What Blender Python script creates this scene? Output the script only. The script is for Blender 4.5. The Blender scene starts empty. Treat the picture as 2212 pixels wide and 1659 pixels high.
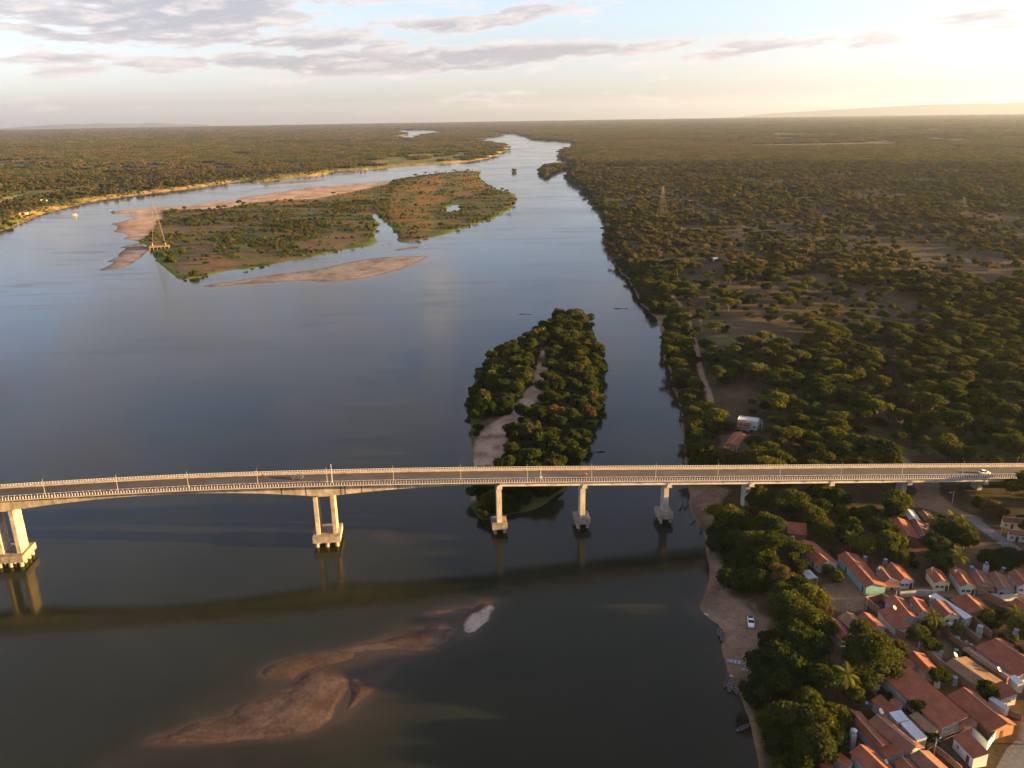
import bpy, bmesh, math, random
import numpy as np
from mathutils import Vector, Matrix

random.seed(7); RNG = np.random.default_rng(11)
scene = bpy.context.scene
COL = scene.collection

# ------------------------------------------------------------------ camera
FPX, CAMH = 1760.0, 150.0                 # focal length in pixels of a 2212-wide frame, height above the river
PITCH, ROLL = math.radians(18.17), math.atan(0.0155)
cam_d = bpy.data.cameras.new('camera'); cam = bpy.data.objects.new('camera', cam_d); COL.objects.link(cam)
cam_d.sensor_width = 36.0; cam_d.lens = 36.0 * FPX / 2212.0
cam_d.clip_start = 1.0; cam_d.clip_end = 200000.0
cam.location = (0, 0, CAMH)
cam.rotation_euler = (Matrix.Rotation(math.pi/2 - PITCH, 3, 'X') @ Matrix.Rotation(-ROLL, 3, 'Z')).to_euler()
scene.camera = cam

# ------------------------------------------------------------------ light
SUN_AZ, SUN_EL = math.radians(-4.5), math.radians(6.6)      # azimuth measured from +X towards +Y
sd_vec = Vector((math.cos(SUN_EL)*math.cos(SUN_AZ), math.cos(SUN_EL)*math.sin(SUN_AZ), math.sin(SUN_EL)))
sun_l = bpy.data.lights.new('sun', 'SUN'); sun_l.energy = 5.0; sun_l.angle = math.radians(0.6); sun_l.color = (1.0, 0.61, 0.18)
sun_o = bpy.data.objects.new('sun', sun_l); COL.objects.link(sun_o)
sun_o.rotation_euler = (-sd_vec).to_track_quat('-Z', 'Y').to_euler(); sun_o.location = (300, 0, 300)

scene.view_settings.view_transform = 'Standard'; scene.view_settings.look = 'None'
scene.view_settings.exposure = 2.74; scene.view_settings.gamma = 1.0
scene.view_settings.use_curve_mapping = False

class NT:
    """small helper around a node tree"""
    def __init__(s, tree): s.t = tree; s.n = tree.nodes; s.l = tree.links
    def new(s, typ, **kw):
        n = s.n.new(typ)
        for k, v in kw.items(): setattr(n, k, v)
        return n
    def link(s, a, b): s.l.new(a, b)
    def put(s, sock, v):
        if hasattr(v, 'is_output') or hasattr(v, 'links'): s.l.new(v, sock)
        else: sock.default_value = v
    def math(s, op, a, b=None, c=None, clamp=False):
        n = s.new('ShaderNodeMath', operation=op, use_clamp=clamp); s.put(n.inputs[0], a)
        if b is not None: s.put(n.inputs[1], b)
        if c is not None: s.put(n.inputs[2], c)
        return n.outputs[0]
    def mix(s, f, a, b, blend='MIX'):
        n = s.new('ShaderNodeMix', data_type='RGBA', blend_type=blend)
        s.put(n.inputs[0], f); s.put(n.inputs[6], a); s.put(n.inputs[7], b); return n.outputs[2]
    def ramp(s, f, stops):
        n = s.new('ShaderNodeValToRGB'); e = n.color_ramp.elements
        while len(e) < len(stops): e.new(0.5)
        for i, (p, c) in enumerate(stops): e[i].position = p; e[i].color = (c[0], c[1], c[2], 1) if len(c) == 3 else c
        s.put(n.inputs[0], f); return n.outputs[0]
    def noise(s, vec, scale, detail=4.0, rough=0.55, dist=0.0):
        n = s.new('ShaderNodeTexNoise'); n.inputs['Scale'].default_value = scale; n.inputs['Detail'].default_value = detail
        n.inputs['Roughness'].default_value = rough; n.inputs['Distortion'].default_value = dist
        if vec is not None: s.link(vec, n.inputs['Vector'])
        return n.outputs['Fac']
    def smooth(s, x, lo, hi):
        n = s.new('ShaderNodeMapRange', interpolation_type='SMOOTHSTEP'); s.put(n.inputs[0], x)
        s.put(n.inputs[1], lo); s.put(n.inputs[2], hi); return n.outputs[0]

# ------------------------------------------------------------------ sky with evening clouds
world = bpy.data.worlds.new('World'); scene.world = world; world.use_nodes = True
W = NT(world.node_tree); W.n.clear()
sky = W.new('ShaderNodeTexSky', sky_type='NISHITA'); sky.sun_disc = False
sky.sun_elevation = SUN_EL; sky.sun_rotation = math.pi/2 - SUN_AZ
sky.air_density = 1.0; sky.dust_density = 1.0; sky.ozone_density = 3.0; sky.altitude = 200.0
tc = W.new('ShaderNodeTexCoord'); sep = W.new('ShaderNodeSeparateXYZ'); W.link(tc.outputs['Generated'], sep.inputs[0])
az = W.math('MULTIPLY', W.math('ARCTAN2', sep.outputs[0], sep.outputs[1]), 57.2958)     # degrees, 0 straight ahead
el = W.math('MULTIPLY', W.math('ARCSINE', sep.outputs[2]), 57.2958)
cmb = W.new('ShaderNodeCombineXYZ')
elt = W.math('ADD', el, W.math('MULTIPLY', az, -0.035))       # banks climb a little to one side
# vertical detail grows towards the horizon, as for a flat cloud deck seen edge on
elw = W.math('POWER', W.math('MAXIMUM', W.math('ADD', elt, 4.0), 0.3), 0.62)
W.put(cmb.inputs[0], W.math('MULTIPLY', az, 0.085)); W.put(cmb.inputs[1], W.math('MULTIPLY', elw, 1.75)); W.put(cmb.inputs[2], 3.7)
cn = W.noise(cmb.outputs[0], 1.0, 9.0, 0.62, 0.25)
cmb2 = W.new('ShaderNodeCombineXYZ'); W.put(cmb2.inputs[0], W.math('MULTIPLY', az, 0.30)); W.put(cmb2.inputs[1], W.math('MULTIPLY', elt, 1.2)); W.put(cmb2.inputs[2], 9.1)
cn2 = W.noise(cmb2.outputs[0], 1.0, 7.0, 0.6, 0.3)
def blob(a0, e0, sa, se, gain, tilt=0.0):
    da = W.math('SUBTRACT', az, a0)
    de = W.math('SUBTRACT', W.math('SUBTRACT', el, e0), W.math('MULTIPLY', da, tilt))
    q = W.math('ADD', W.math('POWER', W.math('DIVIDE', da, sa), 2.0), W.math('POWER', W.math('DIVIDE', de, se), 2.0))
    return W.math('MULTIPLY', W.math('EXPONENT', W.math('MULTIPLY', q, -1.0)), gain)
blobs = [(-20, 6.4, 14, 2.3, .42, 0.01), (-9.5, 3.3, 12, .95, .34, .035), (4.5, 4.0, 9.5, .45, .32, .05),
         (16.0, 3.7, 11.5, .6, .36, .045), (2.6, 6.6, 4.6, .8, .34, .06), (-27, 3.6, 2.6, .35, .2, 0), (-33, 6.6, 3.0, .6, .25, 0),
         (-2.0, 1.35, 8.0, .35, .17, .01), (27, 5.0, 4.5, .35, .18, .02), (-3.0, 5.6, 4.4, .5, .26, .03), (-13, 4.6, 5, .4, .24, .01),
         (-26, 14.5, 9, 2.0, .20, 0), (-15, 10.8, 9, 1.4, .20, 0), (10, 12.0, 3.0, 1.0, .22, 0), (31, 6.9, 3, .4, .18, .02)]
tot = None
for b in blobs:
    v = blob(*b); tot = v if tot is None else W.math('ADD', tot, v)
dens_in = W.math('ADD', W.math('ADD', W.math('MULTIPLY', W.math('SUBTRACT', cn, .5), 1.05), W.math('MULTIPLY', W.math('SUBTRACT', cn2, .5), .75)), tot)
dens_in = W.math('ADD', dens_in, W.math('MULTIPLY', W.math('MULTIPLY', W.smooth(el, 7.3, 11.0), W.math('SUBTRACT', 1.0, W.smooth(el, 20.0, 34.0))), .12))     # more broken cloud higher up
cd = W.smooth(dens_in, 0.11, 0.25)
cd = W.math('MULTIPLY', cd, W.smooth(el, -0.2, 1.6))
core = W.smooth(dens_in, 0.13, 0.34)
litn = W.smooth(cn2, 0.46, 0.68)
cgrey = W.mix(litn, (1.50, 1.44, 1.58, 1), (2.8, 2.45, 2.3, 1))
cloudc = W.mix(core, (3.0, 2.65, 2.5, 1), cgrey)
hs = W.new('ShaderNodeHueSaturation'); hs.inputs['Value'].default_value = 1.10; W.put(hs.inputs['Saturation'], W.math('SUBTRACT', W.math('ADD', W.math('MULTIPLY', W.smooth(el, .5, 11.0), .33), .34), W.math('MULTIPLY', W.smooth(el, 16.0, 42.0), .40))); gm_ = W.new('ShaderNodeGamma'); gm_.inputs[1].default_value = 1.18; W.link(sky.outputs[0], gm_.inputs[0]); W.link(gm_.outputs[0], hs.inputs['Color'])
skyb = W.mix(1.0, hs.outputs[0], (1.03, .985, 1.06, 1), 'MULTIPLY')
skyc = W.mix(W.math('MULTIPLY', cd, 0.86), skyb, cloudc)
cum = W.math('MULTIPLY', blob(-5.0, 12.6, 1.0, 3.0, 1.0), W.smooth(cn2, .25, .62))        # one sunlit cumulus tower
skyc = W.mix(W.math('MINIMUM', cum, .9), skyc, (3.3, 2.8, 2.6, 1))
bg = W.new('ShaderNodeBackground'); W.link(skyc, bg.inputs[0]); bg.inputs[1].default_value = 0.0535
wo = W.new('ShaderNodeOutputWorld'); W.link(bg.outputs[0], wo.inputs[0])

# ------------------------------------------------------------------ helpers: pixels of the survey frame to ground points
_c, _s = math.cos(ROLL), math.sin(ROLL)
def ground(u, v, z=0.0):
    """point at height z that the survey photograph shows at frame position u, v (2212 wide)"""
    x = (np.asarray(u, float) - 1106.0)/FPX; y = -(np.asarray(v, float) - 829.5)/FPX
    xr = _c*x + _s*y; yr = -_s*x + _c*y
    dy = math.cos(PITCH) + yr*math.sin(PITCH); dz = -math.sin(PITCH) + yr*math.cos(PITCH)
    dz = np.minimum(dz, -0.0055)
    t = (z - CAMH)/dz
    return xr*t, dy*t
def gp(p, z=0.0):
    x, y = ground(p[0], p[1], z); return Vector((float(x), float(y), z))
def poly(pts, z=0.0):
    a = np.array(pts, float); x, y = ground(a[:, 0], a[:, 1], z); return np.stack([x, y], 1)
def crop(x0, y0, x1):
    s = (x1 - x0)/3840.0; ox, oy = x0*2212/3840.0, y0*2212/3840.0
    return lambda *p: (ox + p[0]*s, oy + p[1]*s)
cA = crop(0, 400, 1000); cB = crop(900, 400, 2200); cC = crop(2000, 400, 3840); cD = crop(1650, 1100, 2900)
cE = crop(400, 2150, 2000); cBr = crop(2500, 1700, 3840); cBl = crop(0, 1700, 1300); cBm = crop(1200, 1700, 2600)
cV1 = crop(2800, 2180, 3840); cV3 = crop(3000, 2150, 3840); cV4 = crop(3100, 2480, 3840); cV5 = crop(2900, 1850, 3840)
cBe = crop(2600, 2200, 3240); cH = crop(2560, 1480, 2960); cT = crop(520, 750, 1450); cR = crop(2500, 1000, 3840)
cV6 = crop(3300, 2200, 3840); cV7 = crop(3200, 1700, 3840)
def cp(c, *pts): return [c(*p) for p in pts]

def hash2(ix, iy, seed):
    h = (ix.astype(np.int64)*374761393 + iy.astype(np.int64)*668265263 + seed*974711) & 0x7fffffff
    h = ((h ^ (h >> 13))*1274126177) & 0x7fffffff
    h = (h ^ (h >> 16)) & 0xffffff
    return h/float(0xffffff)
def vnoise(x, y, seed=0):
    ix, iy = np.floor(x), np.floor(y); fx, fy = x-ix, y-iy
    fx = fx*fx*(3-2*fx); fy = fy*fy*(3-2*fy)
    a = hash2(ix, iy, seed); b = hash2(ix+1, iy, seed); c = hash2(ix, iy+1, seed); d = hash2(ix+1, iy+1, seed)
    return (a*(1-fx)+b*fx)*(1-fy) + (c*(1-fx)+d*fx)*fy
def fbm(x, y, scale, octv=4, seed=0, gain=.5):
    s = 0; a = 1; t = 0; f = 1.0/scale
    for o in range(octv):
        s = s + a*vnoise(x*f+17.3*o, y*f-9.1*o, seed+o); t += a; a *= gain; f *= 2.03
    return s/t
def sdist(P, px, py, cap=None):
    """signed distance to polygon P, positive inside"""
    n = len(P); d2 = np.full(px.shape, 1e18); ins = np.zeros(px.shape, bool)
    for i in range(n):
        ax, ay = P[i]; bx, by = P[(i+1) % n]
        ex, ey = bx-ax, by-ay; L = ex*ex+ey*ey+1e-9
        wx, wy = px-ax, py-ay
        t = np.clip((wx*ex+wy*ey)/L, 0, 1)
        dx, dy = wx-t*ex, wy-t*ey
        np.minimum(d2, dx*dx+dy*dy, out=d2)
        c = ((ay > py) != (by > py))
        if c.any() and abs(by-ay) > 1e-12:
            ins ^= c & (px < ex*(py-ay)/(by-ay)+ax)
    d = np.sqrt(d2); return np.where(ins, d, -d)
def sdist_box(P, px, py, far):
    """as sdist, exact only within `far` of the polygon, -far elsewhere (fast)"""
    lo, hi = P.min(0)-far, P.max(0)+far
    m = (px > lo[0]) & (px < hi[0]) & (py > lo[1]) & (py < hi[1])
    out = np.full(px.shape, -float(far))
    if m.any(): out[m] = np.maximum(sdist(P, px[m], py[m]), -far)
    return out
def ldist(L, px, py, far=60.0):
    """distance to a polyline"""
    lo, hi = L.min(0)-far, L.max(0)+far
    m = (px > lo[0]) & (px < hi[0]) & (py > lo[1]) & (py < hi[1])
    out = np.full(px.shape, float(far))
    if not m.any(): return out
    qx, qy = px[m], py[m]; d2 = np.full(qx.shape, far*far)
    for i in range(len(L)-1):
        ax, ay = L[i]; ex, ey = L[i+1]-L[i]; LL = ex*ex+ey*ey+1e-9
        t = np.clip(((qx-ax)*ex+(qy-ay)*ey)/LL, 0, 1)
        np.minimum(d2, (qx-ax-t*ex)**2+(qy-ay-t*ey)**2, out=d2)
    out[m] = np.sqrt(d2); return out

def tag(o, label=None, cat=None, group=None, kind=None):
    if label: o['label'] = label
    if cat: o['category'] = cat
    if group: o['group'] = group
    if kind: o['kind'] = kind
    return o
def empty(name, loc=(0, 0, 0), rz=0.0):
    o = bpy.data.objects.new(name, None); COL.objects.link(o); o.location = loc; o.rotation_euler = (0, 0, rz)
    o.empty_display_size = 0.5; return o
def link(name, me, parent=None, loc=None, rz=None):
    o = bpy.data.objects.new(name, me); COL.objects.link(o)
    if parent: o.parent = parent
    if loc is not None: o.location = loc
    if rz is not None: o.rotation_euler = (0, 0, rz)
    return o
def copy_tree(o, parent=None):
    c = o.copy(); COL.objects.link(c); c.parent = parent
    for ch in o.children: copy_tree(ch, c)
    return c
def np_mesh(name, verts, faces, mat, smooth=False):
    """fast mesh from arrays; faces (n,3) or (n,4)"""
    me = bpy.data.meshes.new(name); verts = np.asarray(verts, np.float32); faces = np.asarray(faces, np.int32)
    k = faces.shape[1]
    me.vertices.add(len(verts)); me.vertices.foreach_set('co', verts.ravel())
    me.loops.add(faces.size); me.loops.foreach_set('vertex_index', faces.ravel())
    me.polygons.add(len(faces)); me.polygons.foreach_set('loop_start', np.arange(0, faces.size, k, dtype=np.int32))
    me.update(calc_edges=True)
    if smooth: me.polygons.foreach_set('use_smooth', np.ones(len(faces), bool))
    if mat: me.materials.append(mat)
    me.validate(); return me
class MB:
    """collects simple solids and links them as ONE mesh object"""
    def __init__(s): s.v = []; s.f = []
    def add(s, vs, fs):
        k = len(s.v); s.v += [tuple(v) for v in vs]; s.f += [tuple(i+k for i in f) for f in fs]; return s
    def frame(s, o, ax, ay, az_, hx, hy, hz):
        o, ax, ay, az_ = Vector(o), Vector(ax), Vector(ay), Vector(az_)
        vs = [o+ax*(sx*hx)+ay*(sy*hy)+az_*(sz*hz) for sz in (-1, 1) for sx, sy in ((-1, -1), (1, -1), (1, 1), (-1, 1))]
        return s.add(vs, [(3, 2, 1, 0), (4, 5, 6, 7), (0, 1, 5, 4), (1, 2, 6, 5), (2, 3, 7, 6), (3, 0, 4, 7)])
    def box(s, c, size, rz=0.0):
        ca, sa = math.cos(rz), math.sin(rz)
        return s.frame(c, (ca, sa, 0), (-sa, ca, 0), (0, 0, 1), size[0]/2, size[1]/2, size[2]/2)
    def bar(s, a, b, r, n=4, r2=None):
        a, b = Vector(a), Vector(b); d = (b-a).normalized(); r2 = r if r2 is None else r2
        u = d.orthogonal().normalized(); w = d.cross(u)
        vs = [p+(u*math.cos(2*math.pi*(i+.5)/n)+w*math.sin(2*math.pi*(i+.5)/n))*q for p, q in ((a, r), (b, r2)) for i in range(n)]
        fs = [(i, (i+1) % n, n+(i+1) % n, n+i) for i in range(n)] + [tuple(range(n-1, -1, -1)), tuple(range(n, 2*n))]
        return s.add(vs, fs)
    def lathe(s, c, prof, n=12):
        c = Vector(c); vs = []; fs = []
        for r, z in prof: vs += [c+Vector((r*math.cos(2*math.pi*i/n), r*math.sin(2*math.pi*i/n), z)) for i in range(n)]
        for k in range(len(prof)-1):
            fs += [(k*n+i, k*n+(i+1) % n, (k+1)*n+(i+1) % n, (k+1)*n+i) for i in range(n)]
        fs += [tuple(range(n-1, -1, -1)), tuple(range((len(prof)-1)*n, len(prof)*n))]
        return s.add(vs, fs)
    def prism(s, pts, h):
        """polygon pts (3D, planar) extruded by the vector h"""
        n = len(pts); h = Vector(h); vs = [Vector(p) for p in pts] + [Vector(p)+h for p in pts]
        return s.add(vs, [tuple(range(n-1, -1, -1)), tuple(range(n, 2*n))] + [(i, (i+1) % n, n+(i+1) % n, n+i) for i in range(n)])
    def mesh(s, name, mat, origin=(0, 0, 0), smooth=False):
        o = Vector(origin); me = bpy.data.meshes.new(name); me.from_pydata([tuple(Vector(v)-o) for v in s.v], [], s.f)
        bm = bmesh.new(); bm.from_mesh(me); bmesh.ops.recalc_face_normals(bm, faces=bm.faces); bm.to_mesh(me); bm.free()
        if smooth: me.polygons.foreach_set('use_smooth', [True]*len(me.polygons))
        if mat: me.materials.append(mat)
        return me
    def build(s, name, mat, parent=None, origin=(0, 0, 0), smooth=False):
        """vertices are given in world space; origin is the parent's world location"""
        return link(name, s.mesh(name, mat, origin, smooth), parent)

# ------------------------------------------------------------------ materials
MATS = {}
def mat(name, color, rough=0.75, var=0.12, scale=0.6, spec=0.25, metallic=0.0, rnd=0.0, bump=0.0, color2=None, detail=5.0, streak=0.0):
    """principled surface with a noise between color and color2, random tint per object"""
    if name in MATS: return MATS[name]
    m = bpy.data.materials.new(name); m.use_nodes = True; T = NT(m.node_tree); b = T.n['Principled BSDF']
    tcn = T.new('ShaderNodeTexCoord'); nz = T.noise(tcn.outputs['Object'], scale, detail, 0.6)
    c1 = tuple(x*(1-var) for x in color)+(1,); c2 = (tuple(color2) if color2 else tuple(min(1, x*(1+var)) for x in color))+(1,)
    c = T.ramp(nz, [(0.33, c1), (0.67, c2)])
    if streak:
        mps = T.new('ShaderNodeMapping'); mps.inputs['Scale'].default_value = (1.3, 1.3, .12); T.link(tcn.outputs['Object'], mps.inputs[0])
        c = T.mix(T.math('MULTIPLY', T.smooth(T.noise(mps.outputs[0], 1.0, 4.0, .65), .47, .70), streak), c, tuple(x*.33 for x in color)+(1,))
    if rnd:
        oi = T.new('ShaderNodeObjectInfo'); hv = T.new('ShaderNodeHueSaturation')
        T.put(hv.inputs['Value'], T.math('ADD', T.math('MULTIPLY', oi.outputs['Random'], 2*rnd), 1-rnd)); T.link(c, hv.inputs['Color']); c = hv.outputs[0]
    T.link(c, b.inputs['Base Color']); b.inputs['Roughness'].default_value = rough
    b.inputs['Specular IOR Level'].default_value = spec; b.inputs['Metallic'].default_value = metallic
    if bump:
        bp = T.new('ShaderNodeBump'); bp.inputs['Strength'].default_value = bump; bp.inputs['Distance'].default_value = 0.05
        T.link(T.noise(tcn.outputs['Object'], scale*8, 3.0), bp.inputs['Height']); T.link(bp.outputs[0], b.inputs['Normal'])
    MATS[name] = m; return m
def leaf_mat(name, stops, trans=0.22):
    """foliage: colour by object/instance random and by position in the crown"""
    m = bpy.data.materials.new(name); m.use_nodes = True; T = NT(m.node_tree); T.n.clear()
    oi = T.new('ShaderNodeObjectInfo'); tcn = T.new('ShaderNodeTexCoord')
    nz = T.noise(tcn.outputs['Object'], 0.55, 3.0)
    f = T.math('ADD', T.math('MULTIPLY', oi.outputs['Random'], 0.74), T.math('MULTIPLY', T.math('SUBTRACT', nz, 0.5), 0.9), clamp=True)
    f = T.math('ADD', f, 0.12, clamp=True)
    c = T.ramp(f, stops)
    d = T.new('ShaderNodeBsdfDiffuse'); T.link(c, d.inputs[0])
    t = T.new('ShaderNodeBsdfTranslucent'); T.link(T.mix(0.35, c, (0.16, 0.15, 0.01, 1)), t.inputs[0])
    mx = T.new('ShaderNodeMixShader'); mx.inputs[0].default_value = trans
    T.link(d.outputs[0], mx.inputs[1]); T.link(t.outputs[0], mx.inputs[2])
    o = T.new('ShaderNodeOutputMaterial'); T.link(mx.outputs[0], o.inputs[0]); return m
L_DARK = leaf_mat('leaf_dark_green', [(0, (.013, .024, .008)), (.5, (.022, .036, .010)), (1, (.036, .052, .013))])
L_OLIVE = leaf_mat('leaf_olive', [(0, (.026, .036, .010)), (.5, (.042, .050, .012)), (1, (.066, .066, .016))])
L_YEL = leaf_mat('leaf_yellow_green', [(0, (.048, .058, .011)), (.5, (.072, .078, .014)), (1, (.105, .098, .018))])
L_DRY = leaf_mat('leaf_dry', [(0, (.046, .042, .018)), (.4, (.064, .050, .021)), (.75, (.090, .060, .025)), (1, (.12, .082, .038))])
L_MIX = leaf_mat('leaf_woodland_mixed', [(0, (.030, .038, .013)), (.35, (.048, .052, .017)), (.6, (.074, .066, .023)), (.8, (.105, .074, .033)), (1, (.15, .092, .046))])
L_BRN = leaf_mat('leaf_dry_woodland', [(0, (.040, .037, .020)), (.4, (.060, .049, .027)), (.75, (.085, .060, .035)), (1, (.115, .076, .047))])
L_PALM = leaf_mat('leaf_palm', [(0, (.055, .062, .012)), (.5, (.085, .086, .016)), (1, (.12, .108, .02))], 0.15)
M_BARK = mat('bark', (.10, .075, .055), .9, .25, 2.0)
M_CONC = mat('concrete', (.40, .345, .285), .85, .16, .35, rnd=.10, bump=.15, streak=.55)
M_CONC2 = mat('concrete_weathered', (.25, .205, .165), .88, .30, .5, rnd=.12, bump=.3, streak=.6)
M_ASPH = mat('asphalt', (.055, .050, .054), .8, .22, .12, spec=.35)
M_WHITE = mat('white_paint', (.58, .56, .54), .6, .06, .8)
M_TILE = None
# ------------------------------------------------------------------ terrain: outlines surveyed on the water plane
left_bank = [(-600, 703), (-250, 585)] + cp(cA, (0, 1035), (150, 985), (300, 905), (450, 865), (560, 838), (700, 800), (850, 768), (1050, 746), (1300, 712),
    (1500, 690), (1700, 664), (1900, 634), (2100, 606)) + cp(cB, (60, 484), (180, 476), (330, 455), (520, 440), (560, 430), (600, 412), (800, 405), (1000, 385),
    (1200, 370), (1400, 358), (1550, 338), (1650, 308), (1718, 270), (1690, 250), (1600, 223), (1500, 213), (1200, 209), (1090, 206), (1000, 200), (940, 194),
    (1030, 188), (1072, 172), (1000, 157), (1060, 150), (1180, 153), (1320, 160))
far_right = cp(cB, (1580, 166), (1700, 171), (1800, 181), (1830, 205), (2000, 222), (2150, 240), (2110, 257), (2035, 297), (2042, 330), (2090, 350), (2150, 372))
right_bank = cp(cB, (2110, 390), (2065, 450), (2100, 490)) + cp(cC, (200, 370), (255, 430), (300, 500), (325, 560), (308, 610), (330, 660), (380, 730), (440, 800), (490, 890)) \
    + cp(cD, (1400, 130), (1435, 165), (1450, 230), (1475, 290), (1485, 400), (1510, 500), (1545, 600), (1590, 740), (1600, 860), (1615, 1000), (1620, 1140)) \
    + cp(cBr, (130, 200), (150, 330), (190, 430), (240, 490), (240, 560), (235, 610), (247, 680), (262, 780), (235, 890), (210, 960)) \
    + cp(cBe, (90, 250), (105, 310), (230, 430), (340, 490), (395, 560), (400, 680), (382, 800), (410, 930), (450, 1100), (500, 1200), (580, 1330), (620, 1450), (660, 1580), (690, 1659)) \
    + [(1625, 1595), (1640, 1660), (1665, 1760)]
RIVER = np.vstack([poly(left_bank), poly(far_right), poly(right_bank), np.array([[60, 60], [60, -1500], [-2500, -1500], [-2600, 200]])])
big_isl = cp(cA, (1480, 1450), (1420, 1370), (1300, 1295), (1262, 1222), (1250, 1182), (1170, 1118), (1020, 1105), (1090, 1060), (905, 1042), (1000, 1000), (905, 972), (1010, 955), (1150, 915),
    (985, 912), (1160, 890), (930, 890), (890, 865), (1100, 852), (1300, 832), (1500, 826), (1700, 797), (1950, 770)) + cp(cB, (60, 572), (250, 545), (500, 505), (800, 490), (1000, 465), (1170, 437), (1300, 425), (1540, 403),
    (1520, 455), (1600, 510), (1700, 545), (1762, 552), (1766, 600), (1740, 650), (1650, 700), (1550, 735), (1400, 785), (1300, 820), (1150, 850), (1060, 875), (1000, 857), (1010, 830), (970, 780),
    (935, 742), (900, 712), (868, 682), (845, 690), (850, 718), (905, 742), (865, 775), (860, 840), (880, 860), (850, 890), (730, 905), (600, 925), (560, 935), (450, 965), (350, 975), (200, 1010), (100, 1030), (0, 1042)) \
    + cp(cA, (2000, 1345), (1850, 1370), (1650, 1420))
sandflat = cp(cA, (812, 1364), (960, 1290), (870, 1294), (1010, 1230), (968, 1236), (1050, 1175), (990, 1166), (1150, 1132), (1245, 1186), (1170, 1250), (1100, 1300), (1050, 1325), (950, 1350))
bar_c = [(430, 619), (470, 611)] + cp(cB, (0, 1106), (150, 1085), (300, 1060), (480, 1040), (600, 1015), (700, 990), (900, 960), (1100, 955), (1215, 950), (1150, 985), (1050, 1030), (900, 1075), (700, 1110),
    (550, 1120), (400, 1106), (250, 1120), (100, 1131), (0, 1132)) + [(470, 621)]
bars = {
 'bar_c': bar_c,
 'bar_s1': cp(cB, (945, 922), (1040, 902), (1150, 887), (1140, 903), (1060, 915)),
 'bar_s2': cp(cB, (872, 886), (930, 878), (982, 872), (930, 884)),
 'bar_s3': cp(cB, (100, 498), (300, 478), (480, 466), (560, 463), (545, 474), (340, 491), (180, 504)),
 'bar_s4': cp(cB, (590, 436), (640, 428), (800, 421), (720, 432), (620, 440)),
 'bar_1': cp(cE, (200, 880), (240, 850), (330, 835), (450, 770), (560, 755), (650, 745), (650, 700), (800, 650), (900, 610), (1000, 560), (1010, 520), (1100, 490), (1180, 485), (1240, 510), (1250, 560), (1235, 640), (1190, 720),
     (1130, 780), (1050, 820), (900, 850), (700, 865), (450, 885), (250, 885)),
 'bar_2': cp(cE, (1265, 545), (1330, 560), (1395, 590), (1330, 660), (1230, 730), (1255, 660), (1270, 600)),
 'bar_3': cp(cE, (1170, 402), (1300, 375), (1420, 340), (1640, 295), (1660, 260), (1740, 240), (1800, 270), (1832, 290), (1760, 350), (1700, 390), (1620, 400), (1400, 395), (1250, 405)),
 'bar_4': cp(cE, (1845, 305), (1838, 275), (1780, 235), (1850, 232), (1895, 190), (1940, 150), (1980, 150), (2012, 170), (1990, 220), (1960, 270), (1890, 315)),
 'bar_5': cp(cE, (795, 502), (900, 452), (1050, 417), (1180, 404), (1300, 425), (1180, 470), (1060, 492), (1000, 520), (950, 550), (880, 540), (800, 537)),
 'bar_6': cp(cE, (1650, 217), (1770, 187), (1900, 177), (1930, 184), (1800, 200), (1700, 215)),
}
white_sand = cp(cE, (1845, 305), (1850, 270), (1880, 210), (1940, 200), (1980, 165), (2012, 170), (1990, 220), (1960, 270), (1890, 315))
near_isl = cp(cD, (880, 150), (960, 165), (1008, 205), (1010, 280), (1000, 330), (1040, 370), (1080, 430), (1115, 460), (1112, 520), (1080, 590), (1070, 680), (1070, 780), (1035, 880), (1010, 960), (985, 1040), (950, 1110), (930, 1150)) \
    + cp(cBm, (1480, 195), (1380, 265), (1280, 330), (1120, 368), (1000, 395), (940, 392), (915, 340), (890, 300), (882, 240), (908, 190)) \
    + cp(cD, (222, 1140), (216, 950), (205, 830), (165, 770), (190, 690), (220, 610), (250, 520), (310, 470), (370, 420), (440, 380), (530, 345), (600, 315), (640, 270), (700, 215), (780, 165))
near_sand = cp(cD, (690, 365), (728, 370), (735, 400), (725, 480), (715, 600), (640, 760), (560, 860), (450, 950), (410, 1150)) + cp(cBm, (960, 190), (925, 280), (900, 290), (885, 240)) \
    + cp(cD, (222, 1150), (240, 950), (400, 850), (490, 790), (600, 640), (650, 500), (665, 400))
far_isl = cp(cB, (1095, 204), (1140, 185), (1330, 163), (1560, 164), (1650, 176), (1686, 184), (1600, 202), (1500, 208), (1200, 205))
islet = cp(cB, (1903, 420), (1925, 388), (2000, 372), (2110, 378), (2070, 408), (2000, 430), (1940, 462))
islet2 = cp(cB, (1732, 418), (1748, 408), (1762, 415), (1755, 428), (1738, 428)); islet3 = cp(cB, (1951, 359), (1957, 356), (1960, 360), (1954, 362))
pond = cp(cB, (1318, 640), (1345, 630), (1400, 628), (1415, 645), (1390, 665), (1345, 672), (1318, 668))
ponds = [pond, cp(cA, (468, 301), (505, 294), (540, 297), (500, 304)), cp(cA, (1268, 201), (1320, 192), (1365, 197), (1310, 206)), cp(cA, (172, 770), (200, 757), (232, 760), (195, 776)), cp(cB, (1095, 292), (1110, 284), (1122, 290), (1108, 297)),
         cp(cC, (1445, 585), (1465, 579), (1485, 584), (1465, 588)), cp(cA, (0, 808), (50, 800), (40, 812), (0, 815))]
island_sand = cp(cA, (890, 860), (1300, 828), (1700, 792)) + cp(cB, (60, 565), (500, 500), (800, 485), (980, 462), (940, 500), (800, 530), (600, 570), (500, 590), (250, 602), (0, 632)) + cp(cA, (1900, 850), (1500, 862), (1330, 866), (1340, 930), (1280, 1000), (1215, 1080), (1150, 1112), (1000, 1110), (890, 1045), (890, 970), (1100, 925))
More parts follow.
